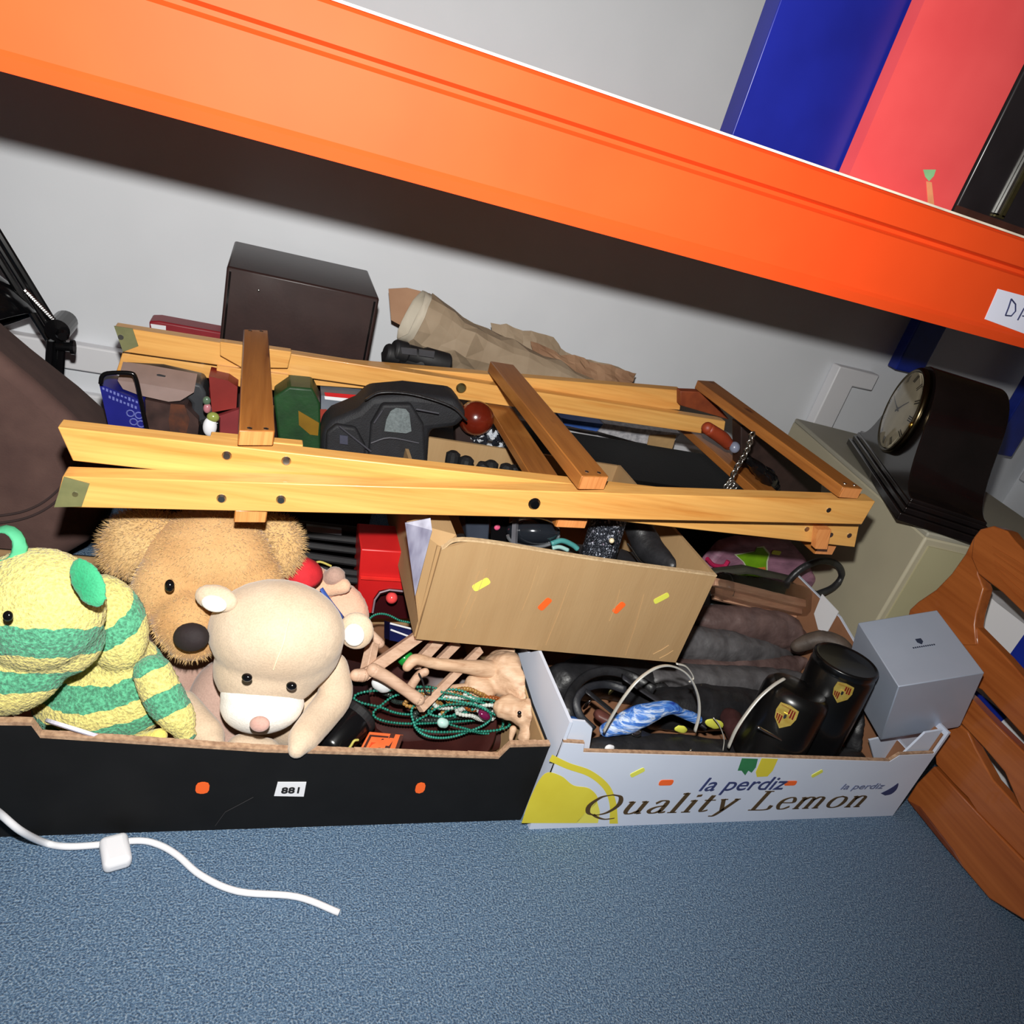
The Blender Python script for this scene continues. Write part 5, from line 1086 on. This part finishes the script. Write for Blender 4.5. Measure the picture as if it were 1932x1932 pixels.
slab('grey_moulded_tray', 'grey-black curved plastic tray under the far rail at left', 'tray', [(222, 702), (300, 706), (380, 724), (388, 740), (396, 870), (352, 870), (362, 760), (340, 738), (280, 722), (226, 716)], 1.045, .05, mat('charcoal_plastic', (62, 64, 68), (44, 46, 50), 20, .35), bevel=.004)
fgm = thing('small_figurine', 'tiny white and green glass figurine beside the brown picture box', 'figurine', Q(398, 820, .99))
for (px, py, r, mt, nm) in ((396, 803, (.009, .007, .014), M_white, 'body'), (402, 785, (.008, .006, .007), mat('olive_glass', (150, 160, 80), rough=.2), 'collar'), (391, 768, (.005, .005, .007), mat('pink_glass', (190, 120, 130), rough=.2), 'head'), (390, 754, (.005, .004, .006), mat('green_glass', (90, 110, 90), rough=.2), 'hat')):
    part(G().ell(Q(px, py, .99), r), nm, mt, fgm, smooth=True)
slab('black_stand', 'small black stand under the tiny figurine', 'stand', [(375, 800), (414, 794), (414, 830), (372, 830)], .985 + .02, .02, M_gloss, bevel=.002)
slab('red_book', 'red hardback standing under the cleats between the rails', 'book', [(394, 708), (430, 716), (448, 728), (446, 768), (400, 776)], 1.045, .04, mat('brick_red', (136, 38, 32), (116, 30, 26), 20, .5))
slab('pink_book', 'dusty red softback lying below the red hardback', 'book', [(404, 786), (458, 768), (460, 880), (430, 880)], 1.035, .009, mat('dusty_red', (138, 50, 52), (118, 40, 44), 20, .5))
gb = thing('green_box', 'green box with an ochre patch right of the first crossbar', 'box', Q(560, 850, 1.04))
part(G().prism([Q(a, b_, 1.03) for a, b_ in ((516, 748), (545, 728), (590, 732), (604, 760), (606, 870), (530, 870))], (0, .06, 0)), 'body', mat('bottle_green', (28, 68, 32), (20, 52, 25), 40, .5, bump=.3), gb, bevel=.003)
part(G().prism([Q(a, b_, 1.029) for a, b_ in ((563, 773), (602, 796), (600, 820), (585, 818), (564, 800))], (0, .001, 0)), 'patch', mat('ochre', (134, 98, 10), (116, 84, 8), 30, .5), gb, 'ochre patch')
rg = thing('red_and_grey_box', 'small red and grey box with a white line behind the camera bag', 'box', Q(648, 780, 1.06))
part(G().prism([Q(a, b_, 1.07) for a, b_ in ((606, 744), (686, 750), (684, 800), (640, 860), (604, 860))], (0, .04, 0)), 'body', mat('cool_grey_card', (112, 118, 128), (98, 104, 114), 30, .5), rg)
for px_, mt in ((((612, 738), (686, 744), (685, 752), (614, 745)), M_red), (((612, 745), (685, 752), (684, 759), (613, 751)), M_white), (((604, 770), (616, 770), (634, 800), (604, 845)), mat('brick_red2', (150, 50, 36), rough=.5))):
    part(G().prism([Q(a, b_, 1.0695) for a, b_ in px_], (0, -.0008, 0)), 'printed_band', mt, rg)
cbg = thing('camera_bag', 'black nylon camera bag with a grey badge, between the trestle rails', 'bag', Q(730, 860, 1.0))
P = [(604, 900), (608, 812), (628, 792), (676, 772), (700, 748), (770, 742), (862, 752), (884, 782), (862, 806), (812, 812), (806, 900)]
part(G().prism([Q(a, b_, .985) for a, b_ in P], (0, .065, .0)), 'body', M_blkcloth, cbg, bevel=.010, seg=3, mods=[])
part(G().prism([Q(a, b_, .974) for a, b_ in ((692, 905), (700, 800), (722, 762), (776, 762), (800, 800), (806, 905))], (0, .015, 0)), 'front_pocket', M_blkcloth, cbg, bevel=.004, seg=3)
part(G().prism([Q(a, b_, .976) for a, b_ in ((612, 905), (616, 815), (634, 800), (672, 806), (690, 840), (690, 905))], (0, .012, 0)), 'side_pocket', M_blkcloth, cbg, bevel=.004, seg=3)
part(G().tube(sm([Q(*p) for p in ((690, 752, .98), (720, 738, .975), (780, 742, .975), (850, 764, .97), (880, 790, .97))], 5), .0045, 8, flat=.4), 'carry_strap', M_kl, cbg, smooth=True)
bd = [(724, 812), (728, 790), (736, 774), (746, 768), (764, 770), (771, 778), (775, 812), (765, 816)]
pt = part(G().prism([Q(a, b_, .973) for a, b_ in bd], (0, -.004, .002)), 'badge', mat('grey_embroidered', (112, 122, 124), (88, 96, 98), 300, .7, bump=.6), cbg, 'grey embroidered badge')
for q in (((706, 796), (722, 772)), ((700, 834), (735, 824), (790, 834)), ((640, 802), (700, 850)), ((785, 770), (828, 778))):
    part(G().tube(sm([Q(a, b_, .971) for a, b_ in q], 4), .0014, 6), 'piping', mat('grey_piping', (58, 58, 66), rough=.6), cbg)
part(G().prism([Q(a, b_, .9745) for a, b_ in ((641, 818), (656, 820), (656, 836), (641, 834))], (0, -.002, 0)), 'buckle', mat('grey_buckle', (70, 72, 88), rough=.4), cbg)
bn = thing('binoculars', 'black binoculars resting behind the far rail beside the loudspeaker', 'binoculars', Q(780, 700, 1.15))
for (px, py, rr) in ((737, 666, .0155), (752, 660, .017)):
    c = Q(px, py, 1.155); part(G().lathe(c, (1, .15, -.12), [(rr * .8, -.01), (rr, -.006), (rr, .012), (rr * .86, .014), (rr * .86, .040), (rr * 1.05, .046), (rr * 1.05, .085), (rr * .9, .088)], 24), 'barrel', M_matk, bn, bevel=.001)
part(G().prism([Q(a, b_, 1.14) for a, b_ in ((756, 652), (786, 656), (786, 668), (758, 664))], (0, -.003, 0)), 'focus_plate', mat('grey_plate', (64, 66, 72), rough=.35), bn)
part(G().prism([Q(a, b_, 1.14) for a, b_ in ((790, 656), (820, 660), (818, 672), (790, 668))], (0, -.003, 0)), 'focus_plate', mat('grey_plate', (64, 66, 72), rough=.35), bn)
part(G().prism([Q(a, b_, 1.15) for a, b_ in ((722, 670), (845, 688), (846, 800), (730, 800))], (0, .03, 0)), 'case', M_matk, bn, bevel=.004)
rf = thing('red_ring_binder', 'red ring binder with a white spine label behind the far rail at left', 'binder', Q(350, 700, 1.25))
part(G().prism([Q(a, b_, 1.28) for a, b_ in ((281, 604), (300, 604), (422, 626), (424, 760), (290, 740))], (0, .04, 0)), 'cover', mat('crimson_card', (150, 34, 44), (130, 26, 36), 20, .45), rf, bevel=.003)
part(G().prism([Q(a, b_, 1.279) for a, b_ in ((284, 609), (313, 613), (313, 622), (286, 618))], (0, .0008, 0)), 'spine_label', M_white, rf)
solo(G().ell(Q(898, 787, 1.04), (.028, .027, .027)), 'wooden_ball', mat('mahogany_ball', (112, 36, 20), (88, 24, 12), 30, .22, coat=.3), 'polished red-brown wooden ball between the second crossbar and camera bag', 'ball', smooth=True)
slab('dark_brown_stand', 'dark brown upright stand left of the wooden ball', 'stand', [(858, 760), (876, 764), (886, 810), (905, 850), (860, 850)], 1.06, .02, mat('dark_umber', (50, 36, 34), rough=.5), bevel=.002)
solo(G().ell(Q(855, 775, 1.05), (.012, .006, .006), Matrix.Rotation(.4, 3, 'Y')), 'white_plastic_plug', M_white, 'small white plastic plug above the end of the camera bag', 'plug', smooth=True)
random.seed(11)
gs = thing('crystal_necklaces', 'heap of clear and dark cut-glass necklaces behind the brown box', 'necklace', Q(925, 850, 1.05)); 
for mt, n_ in ((mat('clear_crystal', (226, 230, 236), (150, 156, 166), 300, .08, coat=.6), 70), (mat('dark_crystal', (40, 42, 50), (24, 26, 32), 300, .1, coat=.6), 90)):
    g = G()
    for i in range(n_):
        u, v_ = random.random(), random.random(); px = 893 + 78 * u; py = 806 + 10 * u + 44 * v_
        g.box(Q(px, py, 1.055 + random.uniform(-.012, .012)), [random.uniform(.005, .009)] * 3, Matrix.Rotation(random.uniform(0, 3), 3, V((random.random(), random.random(), random.random() + .1)).normalized()))
    part(g, 'cut_beads', mt, gs, kind='stuff')
slab('jewellery_tray', 'dark tray holding the cut-glass necklaces', 'tray', [(888, 820), (980, 832), (985, 900), (888, 900)], 1.075, .05, M_gloss, bevel=.002)
slab('blue_box_lid', 'bright blue flat box lid seen under the far rail', 'box', [(1058, 786), (1075, 790), (1138, 798), (1126, 812), (1092, 806), (1065, 800)], 1.30, .09, mat('cornflower', (70, 110, 190), (52, 90, 170), 30, .45))
slab('printed_white_box', 'white box with grey print seen under the far rail', 'box', [(1140, 797), (1200, 806), (1284, 816), (1262, 843), (1200, 832), (1128, 812)], 1.30, .09, mat('grey_print_card', (206, 204, 208), (150, 150, 158), 120, .6))
slab('tan_card_box', 'tan card box end beside the white printed box', 'box', [(1226, 820), (1276, 820), (1268, 846), (1222, 838)], 1.295, .004, mat('tan_card', (200, 162, 112), rough=.7))
slab('umber_box', 'dark brown wooden box under the right-hand crossbars', 'box', [(1398, 800), (1440, 812), (1552, 900), (1548, 960), (1500, 985), (1398, 900)], .985, .03, mat('umber_wood', (54, 38, 34), (38, 26, 24), 40, .5), bevel=.002)
oh = thing('orange_handled_tool', 'tool with an orange handle and grey ball end near the hanging chain', 'tool', Q(1370, 850, 1.0))
g = G(); limb(g, [(1335, 806, 1.0, 12), (1362, 824, 1.0, 13), (1374, 836, 1.0, 11)]); part(g, 'handle', mat('red_orange', (150, 58, 30), (126, 46, 22), 30, .5), oh, 'red-orange handle', smooth=True)
g = G(); E(g, 1386, 842, .99, 10, 11, 9); part(g, 'ball_end', mat('blue_grey', (130, 136, 156), rough=.3), oh, 'blue-grey ball', smooth=True)
def chain(name, label, pts, n_, r, mt):
    P = sm([Q(*p) for p in pts], 12); o = thing(name, label, 'chain', P[0]); L = [0]
    for p, q in zip(P, P[1:]): L.append(L[-1] + (q - p).length)
    for i in range(n_):
        d = L[-1] * (i + .5) / n_; j = max(k_ for k_ in range(len(L)) if L[k_] <= d); j = min(j, len(P) - 2)
        c = P[j].lerp(P[j + 1], (d - L[j]) / (L[j + 1] - L[j])); t = (P[j + 1] - P[j]).normalized(); a_, b2_, _ = basis(t); s2_ = a_ if i % 2 else b2_
        part(G().tube([c + t * r * 1.35 * math.cos(q) + s2_ * r * math.sin(q) for q in [k_ * math.pi / 5 for k_ in range(10)]], r * .32, 5, True), 'link', mt, o, smooth=True)
    return o
chain('hanging_chain', 'bright steel chain hanging from the right crossbar', [(1420, 815, .86), (1412, 840, .865), (1404, 858, .87), (1388, 884, .875), (1374, 916, .88)], 14, .0042, M_steel)
chain('chain_end', 'small coil of steel chain on the front rail', [(1368, 918, .80), (1378, 908, .80), (1388, 914, .80), (1378, 924, .80)], 6, .0036, M_steel)
g = G(); limb(g, [(1405, 860, .93, 8), (1430, 882, .93, 13), (1448, 898, .93, 16), (1462, 915, .93, 10)]); g.v = [crumple(v, .004, 90) for v in g.v]
solo(g, 'black_brooch', M_gloss, 'black carved pendant beside the hanging chain', 'ornament', smooth=True)

# ------------------------------------------------------------------ things standing on the shelf
YS = .712
r0 = Q(1592, 352, YS); r1 = Q(1786, 412, YS)
rbk = thing('red_picture_book', 'coral red picture book standing on the shelf edge', 'book', (r0.x + .05, YS, .7785))
part(G().prism([V((r0.x, YS, .7785)), V((r1.x, YS, .7785)), V((r1.x, YS, .985)), V((r0.x, YS, .985))], (0, .018, 0)), 'cover', mat('coral_cover', (226, 84, 84), (214, 72, 74), 10, .5), rbk)
part(G().bb((r0.x + .003, YS + .003, .780), (r1.x + .0015, YS + .015, .983)), 'pages', M_white, rbk)
part(G().prism([Q(a, b_, YS - .0004) for a, b_ in ((1742, 318), (1766, 318), (1762, 330), (1753, 340), (1746, 332))], (0, .0004, 0)), 'green_motif', mat('mint_print', (140, 196, 140), rough=.5), rbk)
part(G().prism([Q(a, b_, YS - .0004) for a, b_ in ((1748, 340), (1758, 342), (1764, 396), (1752, 394))], (0, .0004, 0)), 'tan_motif', mat('apricot_print', (226, 150, 104), rough=.5), rbk)
b0 = Q(1500, 330, YS + .02)
solo(G().bb((r0.x - .13, YS + .022, .7525), (r0.x + .06, YS + .05, .95)), 'blue_folder', mat('cobalt_card', (20, 30, 130), (14, 22, 110), 10, .4), 'dark blue folder on the shelf behind the red picture book', 'folder', bevel=.001)
k0x = Q(1797, 404, YS).x
kb = thing('black_lacquer_case', 'black case with a thin metal frame standing on the shelf at top right', 'case', (k0x + .1, .75, .7785))
part(G().bb((k0x, YS, .7785), (k0x + .30, YS + .12, .96)), 'body', mat('black_brown_gloss', (34, 30, 32), (26, 22, 24), 20, .3), kb, bevel=.002)
part(G().bb((k0x - .001, YS - .002, .7785), (k0x + .301, YS, .7865)), 'base_strip', mat('dark_walnut', (70, 40, 32), (54, 30, 24), 40, .4), kb)
for (xx, mt) in ((.052, M_steel), (.061, M_brass)):
    part(G().bb((k0x + xx, YS - .0035, .790), (k0x + xx + .004, YS - .0005, .93)), 'metal_frame', mt, kb)
part(G().bb((k0x + .052, YS - .0035, .788), (k0x + .065, YS - .0005, .7915)), 'metal_frame', M_brass, kb)
part(G().bb((-1.58, .681, .7752), (1.98, .705, .7772)), 'edge_liner', mat('paper_liner', (236, 226, 206), rough=.6), rk, 'pale liner strip along the beam')
